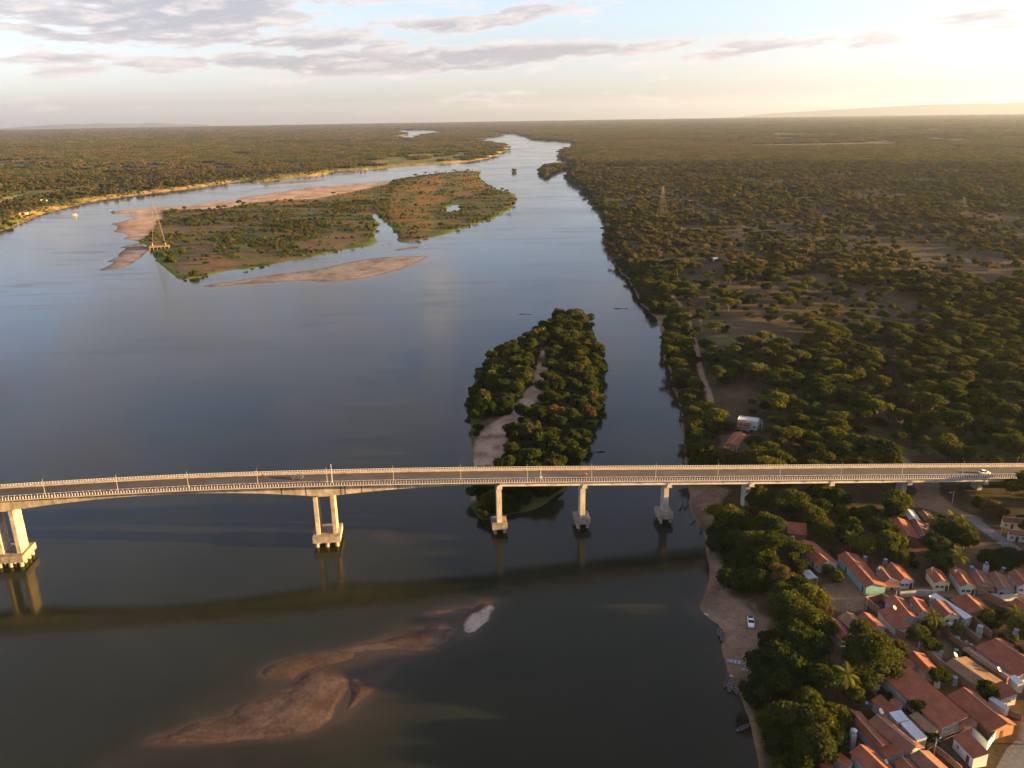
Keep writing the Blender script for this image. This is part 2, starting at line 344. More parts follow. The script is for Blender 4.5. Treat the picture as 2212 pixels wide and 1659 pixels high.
red_grass = cp(cB, (950, 610), (1000, 520), (1060, 470), (1300, 430), (1530, 408), (1515, 450), (1590, 520), (1500, 570), (1350, 600), (1250, 640), (1210, 700), (1330, 740), (1250, 790), (1050, 800), (1000, 740), (960, 700))
red_grass2 = cp(cB, (500, 590), (800, 530), (950, 500), (900, 600), (750, 605), (620, 620), (250, 640), (0, 650), (250, 605))
isl_dirt = [cp(cA, (1420, 1370), (1500, 1280), (1700, 1200), (1950, 1280), (2050, 1310), (1850, 1360), (1650, 1410), (1500, 1440)), cp(cA, (1250, 1080), (1300, 1020), (1700, 1000), (2212, 960), (2212, 985), (1800, 1025), (1500, 1055)),
            cp(cA, (1500, 1190), (1560, 1140), (1800, 1140), (1780, 1190), (1650, 1220)), cp(cB, (330, 880), (600, 830), (780, 815), (760, 860), (600, 915), (430, 915)), cp(cB, (1310, 540), (1420, 533), (1520, 570), (1460, 585), (1370, 565))]
beach = cp(cBr, (250, 620), (310, 600), (330, 680), (370, 720), (350, 800), (400, 900), (520, 960), (560, 1030)) + cp(cBe, (620, 250), (790, 290), (830, 400), (1010, 480), (960, 620), (1000, 700), (830, 830), (790, 1000), (780, 1240), (620, 1400), (800, 1659), (690, 1659), (560, 1300), (400, 900), (420, 600), (300, 430), (80, 300)) + cp(cBr, (210, 900))
beach2 = cp(cBr, (128, 190), (250, 190), (400, 260), (330, 330), (300, 430), (240, 470), (160, 340)); beach3 = cp(cD, (1420, 140), (1500, 150), (1520, 180), (1490, 260), (1470, 290), (1435, 200))
path_main = poly(cp(cD, (1540, 15), (1590, 60), (1650, 170), (1665, 250), (1690, 310), (1708, 360), (1712, 430), (1740, 530), (1790, 650), (1802, 745), (1850, 830), (1880, 880)), 5)
path_2 = poly(cp(cC, (545, 340), (600, 390), (700, 420), (780, 460), (900, 515), (1000, 570), (1060, 610)), 5)
path_3 = poly(cp(cC, (1720, 935), (1790, 975), (1850, 1012), (1900, 1030)), 5)
road_dirt = poly(cp(cBr, (1250, -60), (1340, 0), (1440, 40), (1530, 110), (1580, 190), (1620, 260), (1720, 340), (1800, 375), (1890, 405)), 5)
road_paved = poly(cp(cBr, (1890, 405), (2000, 490), (2150, 595), (2300, 700)), 5)
road_area = poly(cp(cBr, (1545, 180), (1680, 180), (1690, 260), (1780, 340), (1880, 390), (1760, 390), (1640, 350), (1530, 330), (1500, 290), (1560, 240)), 5)
street = poly(cp(cV5, (600, 640), (620, 760), (680, 850), (800, 900), (1100, 870), (1500, 880), (1800, 900), (2300, 925)), 5)
square_ = poly(cp(cV1, (600, 20), (860, 10), (950, 90), (1500, 75), (2300, 110), (2300, 150), (1600, 100), (1200, 105), (950, 140), (930, 220), (780, 240), (680, 220), (660, 130)), 5)
street_paved = poly(cp(cV4, (1900, 1196), (2010, 1000), (2130, 880), (2212, 760), (2400, 640), (2500, 1250), (1850, 1300)), 5)
alley = poly(cp(cV3, (860, 560), (960, 650), (1080, 750), (1120, 780)), 5)
yard = [poly(cp(cV1, (640, 560), (760, 600), (860, 830), (780, 1000), (560, 900)), 5), poly(cp(cV6, (900, 800), (1050, 900), (1100, 1100), (900, 1150), (700, 1000)), 5), poly(cp(cV7, (640, 1180), (850, 1170), (930, 1260), (760, 1330)), 5),
        poly(cp(cV7, (1600, 1130), (1950, 1260), (1500, 1400), (1450, 1260)), 5), poly(cp(cBr, (620, 380), (740, 400), (740, 540), (700, 560), (640, 460)), 5), poly(cp(cH, (780, 780), (1560, 830), (1560, 1200), (800, 1120)), 5)]
fields_and_plume = [poly(cp(cR, (130, 150), (420, 110), (700, 90), (1100, 110), (1230, 200), (1450, 260), (1560, 370), (1420, 440), (900, 390), (600, 400), (300, 420), (170, 380)), 5),
          poly(cp(cC, (1560, 730), (1800, 720), (1830, 775), (1580, 775)), 5), poly(cp(cC, (1100, 765), (1400, 750), (1420, 795), (1120, 800)), 5), poly(cp(cC, (2060, 735), (2212, 715), (2300, 750), (2120, 775)), 5),
          poly(cp(cC, (760, 590), (960, 560), (960, 690), (780, 690)), 5), poly(cp(cR, (230, 420), (700, 430), (780, 470), (600, 500), (320, 480)), 5), poly(cp(cR, (260, 760), (520, 720), (620, 880), (400, 940), (290, 880)), 5),
          poly(cp(cC, (310, 270), (640, 275), (640, 292), (330, 290)), 5), poly(cp(cC, (950, 172), (1300, 165), (1650, 160), (1660, 172), (1250, 180), (980, 182)), 5), poly(cp(cC, (1360, 565), (1540, 570), (1560, 600), (1400, 590)), 5),  # second one here is a hanging dust plume, painted as pale ground
          poly(cp(cC, (1080, 120), (1340, 122), (1340, 130), (1100, 130)), 5), poly(cp(cC, (540, 385), (640, 400), (640, 420), (500, 410)), 5), poly(cp(cC, (1900, 280), (2080, 290), (2070, 302), (1930, 296)), 5), poly(cp(cC, (2050, 680), (2212, 690), (2212, 720), (2060, 700)), 5),
          poly(cp(cR, (1090, 500), (1280, 490), (1420, 520), (1380, 560), (1180, 550)), 5)]
corn = fields_and_plume[5]
left_meadow = [poly(cp(cA, (0, 745), (150, 700), (450, 690), (800, 640), (1090, 600), (900, 655), (600, 720), (300, 750), (60, 790)), 4), poly(cp(cB, (180, 440), (560, 405), (700, 385), (1000, 310), (1400, 290), (1620, 300), (1400, 350), (1000, 380), (700, 405), (540, 440), (330, 455)), 4)]
LANDS = {'big_isl': poly(big_isl), 'near_isl': poly(near_isl), 'far_isl': poly(far_isl), 'islet': poly(islet), 'islet2': poly(islet2), 'islet3': poly(islet3), 'sandflat': poly(sandflat)}
def chaikin(P, n=2):
    for _ in range(n): Q = np.roll(P, -1, 0); P = np.stack([P*.75+Q*.25, P*.25+Q*.75], 1).reshape(-1, 2)
    return P
LANDS.update({k: chaikin(poly(v), 1) for k, v in bars.items()}); LANDS['near_isl'] = chaikin(LANDS['near_isl'], 1); LANDS['big_isl'] = chaikin(LANDS['big_isl'], 1)
PONDS = [poly(p) for p in ponds]
NEAR_SAND, WHITE_SAND, ISL_SAND, RED1, RED2 = chaikin(poly(near_sand)), chaikin(poly(white_sand, .4)), poly(island_sand), poly(red_grass), poly(red_grass2)
ISL_DIRT = [poly(p) for p in isl_dirt]; BEACH = [poly(beach, 1), poly(beach2, 1), poly(beach3, 1)]
ORDER = ['river'] + list(LANDS)

def terrain(px, py):
    """height and which piece of land, for arrays of points"""
    r = np.hypot(px, py)
    wob = (fbm(px, py, 14, 3, 5)-.5)*2*np.clip(r/420, .45, 6)*1.6
    wobn = (fbm(px, py, 7, 4, 15)-.5)*2.6
    best = -sdist(RIVER, px, py) + wob; kind = np.zeros(px.shape, int)
    river_sd = best.copy()
    for i, k in enumerate(LANDS):
        P = LANDS[k]; d = sdist_box(P, px, py, 40.0)
        d = d + (wobn if k in ('bar_1', 'bar_2', 'bar_3', 'bar_4', 'bar_5', 'bar_6') else wob*(.35 if k.startswith('bar') or k == 'sandflat' else .7))
        m = d > best; best = np.where(m, d, best); kind = np.where(m, i+1, kind)
    for P in PONDS: best = np.minimum(best, -sdist_box(P, px, py, 400.0)+wob*.3)
    z = np.where(kind == 0, np.interp(best, [-30, -4, 0, 2.5, 9, 22, 50, 400], [-4, -1, 0, .7, 2.2, 4.2, 5.2, 5.6]), 0)
    names = ORDER
    for i, k in enumerate(names):
        if i == 0: continue
        m = kind == i
        if not m.any(): continue
        if k == 'big_isl': pr = ([-20, -3, 0, 3, 10, 40, 200], [-3, -.6, 0, .35, .8, 1.3, 1.8])
        elif k == 'near_isl': pr = ([-20, -3, 0, 3, 10, 30], [-3, -.5, 0, .6, 1.3, 2.0])
        elif k in ('far_isl', 'islet', 'islet2', 'islet3'): pr = ([-20, -3, 0, 5, 20], [-3, -.6, 0, 1.0, 2.0])
        else: pr = ([-20, -3, 0, .6, 1.6, 8, 40], [-2, -.25, 0, .06, .16, .42, .8])
        z[m] = np.interp(best[m], *pr)
    bar_like = (kind > 0) & np.isin(kind, [i for i, k in enumerate(names) if k.startswith('bar') or k == 'sandflat'])
    rip = (fbm(px, py, 6, 3, 31)-.5)*.22 + (fbm(px+.5*py, py*2.4, 3.2, 3, 33)-.5)*.14
    z = z + np.where((best > 1.0), np.where(bar_like, rip*np.clip(best/6, 0, 1), (fbm(px, py, 18, 3, 3)-.5)*.7*np.clip(best/12, 0, 1)), 0)
    return z, kind, best, river_sd
def gz(x, y):
    z, k, b, _ = terrain(np.array([float(x)]), np.array([float(y)])); return float(max(z[0], 0.0))
def on_land(pix, it=4):
    """point on the terrain seen at a frame position"""
    z = 4.0
    for _ in range(it):
        x, y = ground(pix[0], pix[1], z); z = gz(x, y)
    return Vector((float(x), float(y), z))

# polar grid round the survey point: fine where the photograph looks, coarse elsewhere
azs = np.radians(np.concatenate([np.arange(-180, -46, 6.0), np.arange(-46, -37, .6), np.arange(-37, 37, .068), np.arange(37, 46, .6), np.arange(46, 180, 6.0)]))
dep = np.concatenate([np.array([70, 60, 52, 48.0]), np.arange(46, 4, -.075), np.arange(4, 1.0, -.045), np.arange(1.0, .33, -.02)])
rad = np.append(CAMH/np.tan(np.radians(dep)), [26000.0, 47000.0])
AZ, RD = np.meshgrid(azs, rad); GX, GY = RD*np.sin(AZ), RD*np.cos(AZ)
nr, na = GX.shape
px, py = GX.ravel(), GY.ravel()
Z, KIND, BEST, RSD = terrain(px, py)
r_ = np.hypot(px, py); Z = np.where(r_ > 40000, -119.0, Z)      # beyond the horizon the plain curves away
# --- what covers the ground: earth, sand, grass (own colour, but sunlight painted along left bank)
n1 = fbm(px, py, 30, 4, 41)[:, None]; n2 = fbm(px, py, 7, 3, 43)[:, None]; n3 = fbm(px, py, 160, 3, 47)[:, None]
def C(*c): return np.array(c)[None, :]
def lerp(a, b, t): return a+(b-a)*t
def sm(x, a, b): t = np.clip((x-a)/(b-a), 0, 1); return (t*t*(3-2*t))
colr = lerp(C(.038, .031, .019), C(.068, .049, .030), sm(n1*.5+n2*.5, .35, .65))
colr = lerp(colr, C(.060, .066, .024), sm(n3, .45, .7)*.6)
SAND, DRY, WET = C(.40, .315, .245), C(.17, .105, .060), C(.16, .105, .078)
DIRT = C(.27, .185, .125)
def paint(mask, col, n=None): 
    global colr
    colr = lerp(colr, col, np.clip(mask, 0, 1)[:, None] if mask.ndim == 1 else mask)
land = KIND == 0
for i, P in enumerate(fields_and_plume): paint(sm(sdist_box(P, px, py, 30), -3, 3)*(.85), lerp(C(.050, .042, .024), C(.088, .062, .036), sm(n1*.6+n2*.4, .3, .7)) if i in (0, 6, 14) else lerp(C(.082, .060, .040), C(.125, .088, .058), n2))
cd_ = sdist_box(corn, px, py, 20); paint(sm(cd_, -2, 2)*.8, lerp(C(.10, .075, .045), C(.045, .065, .02), (np.sin((px*.9+py*.35)*3.2) > 0)[:, None]))
for P in left_meadow: paint(sm(sdist_box(P, px, py, 60), -10, 10)*.85, lerp(C(.075, .095, .03), C(.20, .15, .06), sm(n1, .35, .65)))
lb = land & (px < 0)
paint(np.where(lb, sm(BEST, 2, 8)*(1-sm(BEST, 20, 45)), 0)*.8, lerp(C(.15, .15, .042), C(.42, .30, .14), sm(n3*.5+n1*.5, .42, .56)))  # low sun on the left bank edge, painted in as sand-yellow
paint(np.where(land, 1-sm(BEST, .3, 2.2), 0), lerp(WET, C(.24, .165, .11), n2))
vill = sdist_box(poly(cp(cV5, (0, 100), (300, 60), (900, 150), (1300, 60), (2300, 200), (2600, 1500), (2500, 3200), (0, 3000), (0, 1200)), 5), px, py, 40)
paint(np.where(land, sm(vill, -8, 8), 0)*.75, lerp(C(.060, .043, .029), C(.115, .078, .053), sm(n1*.4+n2*.6, .38, .66)))
for P in BEACH: paint(sm(sdist_box(P, px, py, 20), -1.0, 1.5)*np.where(BEST > .2, 1, 0), lerp(C(.135, .092, .068), C(.21, .15, .113), sm(n1*.5+n2*.5, .35, .65)))
for P in yard: paint(sm(sdist_box(P, px, py, 20), -1.5, 1.5)*.8, lerp(C(.115, .080, .057), C(.17, .12, .086), n2))
for P in (square_, road_area): paint(sm(sdist_box(P, px, py, 20), -1, 1), lerp(C(.145, .104, .074), C(.21, .152, .11), n1))
# islands
isl = KIND == ORDER.index('big_isl')
gi = lerp(C(.036, .054, .018), C(.072, .066, .027), sm(n1*.5+n2*.5, .4, .62)); gi = lerp(gi, C(.105, .066, .042), sm(fbm(px, py*2.5, 60, 3, 61), .52, .66)[:, None]*.8)
paint(np.where(isl, 1, 0)*1.0, gi)
for P in (RED1, RED2): paint(np.where(isl, sm(sdist_box(P, px, py, 40), -8, 8), 0)*.9, lerp(C(.062, .068, .022), C(.20, .105, .045), sm(fbm(px, py*2.6, 24, 5, 63), .40, .62)[:, None]))
for P in ISL_DIRT: paint(np.where(isl, sm(sdist_box(P, px, py, 30), -5, 5), 0)*.9, lerp(C(.075, .053, .036), C(.14, .092, .060), n1))
paint(np.where(isl, 1-sm(BEST, 3, 12), 0)*sm(fbm(px, py, 60, 2, 66), .3, .45)*.9, lerp(C(.06, .10, .022), C(.11, .13, .03), n2))
paint(np.where(isl, sm(sdist_box(ISL_SAND, px, py, 40), -5, 5), 0), lerp(C(.27, .185, .14), C(.40, .30, .235), sm(n1, .3, .6)))
sandk = np.isin(KIND, [i for i, k in enumerate(ORDER) if k.startswith('bar') or k == 'sandflat'])
dryness = sm(BEST, .5, 5.0)*sm(n1[:, 0]*.6+n2[:, 0]*.4, .25, .6)
nearbar = np.isin(KIND, [ORDER.index('bar_%d' % i) for i in (1, 2, 3, 4, 5, 6)])
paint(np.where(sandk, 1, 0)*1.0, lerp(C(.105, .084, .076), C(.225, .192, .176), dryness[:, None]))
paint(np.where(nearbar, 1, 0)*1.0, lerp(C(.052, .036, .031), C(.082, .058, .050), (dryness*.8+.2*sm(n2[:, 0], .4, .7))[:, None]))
streak = sm(fbm(px*.5-py, px*.35+py*.8, 4, 5, 71), .52, .74)*.45
rimn = sm(fbm(px, py, 9, 3, 75), .42, .62)
paint(np.where(nearbar, sm(BEST, .5, .9)*(1-sm(BEST, 1.0, 1.8)), 0)*rimn*.4, C(.105, .084, .076))
paint(np.where(nearbar, streak, 0), C(.105, .082, .074))
paint(np.where(nearbar, sm(fbm(px*.9+py*.5, py*1.5-px*.5, 6, 3, 77), .56, .68), 0)*.35, C(.036, .024, .021))
paint(np.where(KIND == ORDER.index('bar_5'), .75, 0)*1.0, C(.058, .040, .032))
paint(sm(sdist_box(WHITE_SAND, px, py, 20)+(fbm(px, py, 2.5, 3, 79)-.5)*2.2, -.9, 1.0)*(.65+.35*n2[:, 0]), C(.36, .30, .262))
ni = KIND == ORDER.index('near_isl')
paint(np.where(ni, 1, 0)*1.0, lerp(C(.05, .042, .026), C(.10, .068, .042), n2))
paint(np.where(ni, 1-sm(BEST, 1.5, 6), 0)*.7, C(.045, .062, .02))
paint(np.where(ni, sm(sdist_box(NEAR_SAND, px, py, 20), -2.2, 1.2), 0)*np.clip(.25+1.5*sm(n2[:, 0]*.5+n1[:, 0]*.5, .28, .5), 0, 1), lerp(C(.17, .118, .090), C(.33, .245, .195), sm(n1*.4+n2*.6, .32, .60)))
# roads
dm = ldist(path_main, px, py); dr = ldist(road_dirt, px, py); dp = ldist(road_paved, px, py); ds = ldist(street, px, py); dal = ldist(alley, px, py)
d2 = ldist(path_2, px, py); d3 = ldist(path_3, px, py); rag = (fbm(px, py, 3, 2, 81)-.5)*1.2
sp = sdist_box(street_paved, px, py, 20); rp = dp-2.3
paths = np.minimum(np.minimum(dm-1.5, d2-1.8), d3-1.5)+rag*.6
roads = np.minimum(np.minimum(dr-3.4, ds-2.6), dal-1.6)+rag*.6
roads = np.minimum(roads, np.minimum(-sdist_box(square_, px, py, 20), -sdist_box(road_area, px, py, 20)))
paint(np.where(land, 1-sm(paths, -.5, .6), 0)*1.0, lerp(C(.21, .152, .110), C(.30, .225, .168), n2))
paint(np.where(land, 1-sm(roads, -.5, .6), 0)*1.0, lerp(C(.15, .108, .077), C(.22, .16, .114), n2*.5+n1*.5))
paint(np.where(land & (np.minimum(rp, -sp) < 0), 1.0, 0), lerp(C(.12, .115, .12), C(.17, .16, .16), n2))

M_GROUND = bpy.data.materials.new('ground_cover'); M_GROUND.use_nodes = True
T = NT(M_GROUND.node_tree); b = T.n['Principled BSDF']
at = T.new('ShaderNodeAttribute', attribute_name='cover'); geo = T.new('ShaderNodeNewGeometry')
nz = T.noise(geo.outputs['Position'], .8, 5.0, .62); nzb = T.noise(geo.outputs['Position'], .11, 4.0, .6)
hv = T.new('ShaderNodeHueSaturation'); hv.inputs['Saturation'].default_value = 1.22; T.link(at.outputs['Color'], hv.inputs['Color'])
T.put(hv.inputs['Value'], T.math('ADD', T.math('MULTIPLY', nz, 1.3), T.math('ADD', T.math('MULTIPLY', nzb, .9), -.10)))
T.link(hv.outputs[0], b.inputs['Base Color']); b.inputs['Roughness'].default_value = .92; b.inputs['Specular IOR Level'].default_value = .12
bp = T.new('ShaderNodeBump'); bp.inputs['Strength'].default_value = .5; bp.inputs['Distance'].default_value = .12
T.link(T.noise(geo.outputs['Position'], 1.6, 5.0), bp.inputs['Height']); T.link(bp.outputs[0], b.inputs['Normal'])

idx = np.arange(nr*na).reshape(nr, na)
a0 = idx[:-1, :]; a1 = idx[1:, :]
q = np.stack([a0, np.roll(a0, -1, 1), np.roll(a1, -1, 1), a1], -1).reshape(-1, 4)
keep = (Z[q].max(1) > -.12) | (r_[q].min(1) > 25000)
q = q[keep]
# region of each quad: its highest corner decides
top = q[np.arange(len(q)), Z[q].argmax(1)]
region = KIND[top].copy()
isroad = land & (roads < 0); ispath = land & (paths < 0); ispaved = land & (np.minimum(rp, -sp) < 0)
ctr = lambda m: m[q].sum(1) >= 2
NB = len(ORDER)
reg2 = region.copy(); reg2[(region == 0) & ctr(ispath)] = NB; reg2[(region == 0) & ctr(isroad)] = NB+1; reg2[(region == 0) & ctr(ispaved)] = NB+2
isbeach = np.zeros(len(px), bool)
for P in BEACH: isbeach |= (sdist_box(P, px, py, 10) > 0)
reg2[(reg2 == 0) & ctr(isbeach)] = NB+3
GNAMES = {0: ('ground', 'wooded river plain of brown earth on both banks'), NB: ('dirt_path', 'pale narrow dirt path along the wooded bank'), NB+1: ('dirt_road', 'pale dirt road under the bridge and village street'),
          NB+2: ('paved_road', 'grey paved street at the village'), NB+3: ('beach', 'sandy beach along the bank below the village')}
LN = {'big_isl': ('island', 'large low scrub island with reddish grass in midstream'), 'near_isl': ('island', 'narrow thicket island with a sandy strip crossing under the bridge'), 'far_isl': ('island', 'distant wooded island where the river bends'),
      'islet': ('island', 'small wooded islet beside the wooded bank'), 'islet2': ('island', 'tiny round bushy islet in midstream'), 'islet3': ('island', 'tiniest islet in the far reach'), 'sandflat': ('sandbar', 'spiky sand flat below the pylon platform'),
      'bar_c': ('sandbar', 'long pale sandbar beside the scrub island'), 'bar_s1': ('sandbar', 'thin dark sand sliver off the inlet'), 'bar_s2': ('sandbar', 'thinnest sand sliver in the inlet mouth'), 'bar_s3': ('sandbar', 'narrow pink sandbar near the far meadow bank'), 'bar_s4': ('sandbar', 'short pink sandbar by the far meadow bank'),
      'bar_1': ('sandbar', 'broad wet brown sandbar nearest the camera'), 'bar_2': ('sandbar', 'crescent of wet sand beside the broad brown sandbar'), 'bar_3': ('sandbar', 'ridged brown sandbar between the broad bar and the white sand'), 'bar_4': ('sandbar', 'sandbar tip with a patch of white sand'),
      'bar_5': ('sandbar', 'barely emerged dark mudbank above the broad brown sandbar'), 'bar_6': ('sandbar', 'thin wet sand rim above the white sand tip')}
V3D = np.stack([px, py, Z], 1).astype(np.float32)
for rg in np.unique(reg2):
    fq = q[reg2 == rg]; u, inv = np.unique(fq.ravel(), return_inverse=True)
    nm, lab = GNAMES[rg] if rg in GNAMES else LN[ORDER[rg]]
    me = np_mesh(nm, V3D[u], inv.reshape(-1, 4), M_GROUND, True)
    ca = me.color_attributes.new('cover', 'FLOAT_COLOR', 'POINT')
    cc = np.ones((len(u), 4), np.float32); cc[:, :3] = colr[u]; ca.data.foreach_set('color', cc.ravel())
    tag(link(nm, me), lab, kind='structure')

# ------------------------------------------------------------------ water: one sheet, murky body, shallows over the submerged bars
wa = np.radians(np.concatenate([np.arange(-180, -40, 10.0), np.arange(-40, 40, .22), np.arange(40, 180, 10.0)]))
wd = np.concatenate([np.array([88, 70, 56, 50.0]), np.arange(47, 10, -.2), np.arange(10, 1, -.2), np.arange(1, .36, -.05)])
wr = np.append(CAMH/np.tan(np.radians(wd)), 25500.0)
WA, WR = np.meshgrid(wa, wr); wx, wy = (WR*np.sin(WA)).ravel(), (WR*np.cos(WA)).ravel()
sh = np.zeros(len(wx))
flow = math.radians(22); ca_, sa_ = math.cos(flow), math.sin(flow)
for k in bars:
    P = LANDS[k]; big = k.startswith('bar_') and k[-1].isdigit() and len(k) == 5
    d = sdist_box(P, wx, wy, 60)
    # shallows trail along the current
    c0 = P.mean(0); 
    sh = np.maximum(sh, np.exp(np.minimum(d, 0)/(1.5 if big else 14))*(.75 if big else .6))
sub = [cp(cE, (560, 740), (800, 600), (780, 495), (900, 440), (1180, 392), (1650, 255), (1780, 200), (1990, 140), (2020, 200), (1900, 330), (1750, 400), (1560, 470), (1440, 570), (1400, 650), (1250, 770), (1050, 860), (700, 895), (150, 905), (330, 800)),
       cp(cE, (0, 990), (300, 800), (700, 560), (900, 440), (1300, 330), (1640, 230), (1900, 160), (2040, 180), (2000, 290), (1750, 420), (1600, 530), (1580, 640), (1450, 800), (1200, 900), (800, 940), (400, 960), (100, 1030), (-200, 1100)),
       cp(cBm, (340, 490), (420, 470), (540, 520), (520, 545), (400, 540)), cp(cBm, (430, 320), (560, 280), (700, 272), (820, 300), (905, 390), (870, 390), (760, 310), (640, 290), (520, 320)), cp(cD, (150, 780), (215, 800), (225, 1140), (130, 1140)), 
       cp(cBe, (-200, 100), (90, 250), (240, 440), (330, 480), (380, 700), (330, 700), (180, 500), (-100, 350))]
amp = [.55, .26, .26, .30, .42, .5]; wdt = [2.2, 9, 4, 3, 3, 4]
for s_, a_, w_ in zip(sub, amp, wdt):
    d = sdist_box(poly(s_), wx, wy, 60); sh = np.maximum(sh, a_*sm(d+(fbm(wx, wy, 12, 3, 91)-.5)*w_, -w_, w_))
bank_d = -sdist_box(np.vstack([poly(right_bank[-34:]), np.array([[400, 100], [400, 420]])]), wx, wy, 60)
sh = np.maximum(sh, .45*np.exp(-np.maximum(bank_d, 0)/4.0))
sh = sh*np.clip(.55+.9*(fbm(wx*.7+wy*.3, wy*1.6, 11, 4, 95)-.3), 0, 1.2)
wi = np.arange(len(wx)).reshape(WA.shape); w0, w1 = wi[:-1], wi[1:]
wq = np.stack([w0, np.roll(w0, -1, 1), np.roll(w1, -1, 1), w1], -1).reshape(-1, 4)
wme = np_mesh('river_water', np.stack([wx, wy, np.zeros_like(wx)], 1), wq, None, True)
wat = wme.attributes.new('shallow', 'FLOAT', 'POINT'); wat.data.foreach_set('value', np.clip(sh, 0, 1).astype(np.float32))
M_WATER = bpy.data.materials.new('river_water'); M_WATER.use_nodes = True
T = NT(M_WATER.node_tree); b = T.n['Principled BSDF']
at = T.new('ShaderNodeAttribute', attribute_name='shallow'); geo = T.new('ShaderNodeNewGeometry')
T.link(T.mix(at.outputs['Fac'], T.ramp(T.noise(geo.outputs['Position'], .012, 5.0, .6, .6), [(.35, (.0098, .0118, .0062)), (.68, (.0172, .0192, .0100))]), (.078, .050, .040, 1)), b.inputs['Base Color'])
b.inputs['IOR'].default_value = 1.333; b.inputs['Specular IOR Level'].default_value = .30
mp = T.new('ShaderNodeMapping'); T.link(geo.outputs['Position'], mp.inputs[0]); mp.inputs['Rotation'].default_value = (0, 0, math.radians(20)); mp.inputs['Scale'].default_value = (1, 2.2, 1)
calm = T.noise(geo.outputs['Position'], .006, 4.0, .6, .8)
mp2 = T.new('ShaderNodeMapping'); T.link(geo.outputs['Position'], mp2.inputs[0]); mp2.inputs['Rotation'].default_value = (0, 0, math.radians(-68)); mp2.inputs['Scale'].default_value = (1, 7, 1)
lines = T.noise(mp2.outputs[0], .006, 5.0, .62, 1.2)
T.put(b.inputs['Roughness'], T.math('ADD', T.math('ADD', T.math('MULTIPLY', T.smooth(calm, .38, .66), .07), T.math('MULTIPLY', T.smooth(lines, .50, .66), .09)), .085))
bp = T.new('ShaderNodeBump'); bp.inputs['Strength'].default_value = .12; bp.inputs['Distance'].default_value = .10
T.link(T.math('ADD', T.noise(mp.outputs[0], .55, 4.0, .6), T.noise(mp.outputs[0], .09, 3.0, .5)), bp.inputs['Height']); T.link(bp.outputs[0], b.inputs['Normal'])
wme.materials.append(M_WATER)
tag(link('river', wme), 'wide calm river reflecting the evening sky', kind='structure')

# ------------------------------------------------------------------ hills on the far rim
M_HILL = mat('hill_cover', (.085, .066, .045), .95, .25, .004)
def hills(name, label, az0, az1, dist, hfun, n=90):
    vs = []; fs = []
    for i in range(n+1):
        t = i/n; a = math.radians(az0+(az1-az0)*t); h = hfun(t)
        for dr_, hh in ((-1500, 0), (-500, h*.75), (-150, h), (900, h*.98), (1500, 0)):
            d = dist+dr_*1.8; vs.append((d*math.sin(a), d*math.cos(a), hh*1.9-105))
    for i in range(n):
        for j in range(4): k = i*5+j; fs.append((k, k+5, k+6, k+1))
    me = np_mesh(name, np.array(vs), np.array(fs), M_HILL, True); tag(link(name, me), label, kind='structure')
def h1(t): 
    n = float(fbm(np.array([t*9.0]), np.array([.3]), 1, 4, 5)[0])
    return 20+ (1-math.exp(-t*3.4))*330*(.82+.36*n)*min(1, t*12)
hills('hills', 'long pale mesa ridge on the horizon', 13.5, 50, 43000, h1)
hills('hills', 'faint low hill on the horizon above the far bank', -31.5, -19, 43000, lambda t: 150*math.sin(math.pi*min(1, t*1.0))**.4*(.35+.75*float(fbm(np.array([t*8.0]), np.array([.7]), 1, 3, 8)[0])))
# ------------------------------------------------------------------ bridge
BA = math.radians(5.7); BD = Vector((math.cos(BA), math.sin(BA), 0)); BN = Vector((-BD.y, BD.x, 0)); BT = 277.6
_sx = [-400, -330, -260, -200, -150.9, -111.9, -88, -40, -16, 21.8, 53.8, 95.2, 178, 229.6, 300, 420]
_sz = [16.5, 20.6, 24.0, 26.2, 26.84, 27.0, 26.9, 25.45, 24.6, 22.8, 21.15, 18.84, 14.5, 11.65, 7.9, 5.9]
def bz(s):                     # deck height along the axis
    s = float(s); return float(np.mean([np.interp(s+k, _sx, _sz) for k in (-24, -12, 0, 12, 24)])) - .1
def bw(s, t, z): v = BD*s + BN*(BT+t); return Vector((v.x, v.y, z))
bridge = empty('bridge', bw(0, 0, 0)); BO = bridge.location.copy()
tag(bridge, 'long concrete road bridge with haunched main span crossing the river', 'bridge')
S0, S1 = -262.0, 395.0
def strip(secs, s0, s1, step, zoff=0.0):
    """sweep a cross-section [(t,z)...] along the deck line"""
    mb = MB(); n = max(1, int(round((s1-s0)/step))); k = len(secs); vs = []; fs = []
    for i in range(n+1):
        s = s0+(s1-s0)*i/n; z0 = bz(s)+zoff; vs += [bw(s, t, z0+z) for t, z in secs]
    for i in range(n):
        fs += [(i*k+j, i*k+(j+1) % k, (i+1)*k+(j+1) % k, (i+1)*k+j) for j in range(k)]
    fs += [tuple(range(k)), tuple(range(n*k, (n+1)*k))]
    return mb.add(vs, fs)
def rect(t0, t1, z0, z1): return [(t0, z0), (t1, z0), (t1, z1), (t0, z1)]
M_GIRD = mat('girder_concrete', (.37, .285, .205), .85, .34, .30, rnd=.22, bump=.2, color2=(.50, .41, .31), streak=.5)
M_MAROON = mat('maroon_rail_paint', (.17, .085, .075), .6, .15, 1.0)
M_DWALK = mat('dark_walkway', (.105, .085, .080), .85, .2, .6)
M_KERB = mat('kerb_concrete', (.37, .275, .19), .85, .2, .5, rnd=.06)
strip(rect(-6.0, 6.0, -.28, 0.0), S0, S1, 6).build('deck_slab', M_CONC, bridge, BO)
strip(rect(-4.75, 4.25, .004, .05), S0, S1, 6).build('road_surface', M_ASPH, bridge, BO)
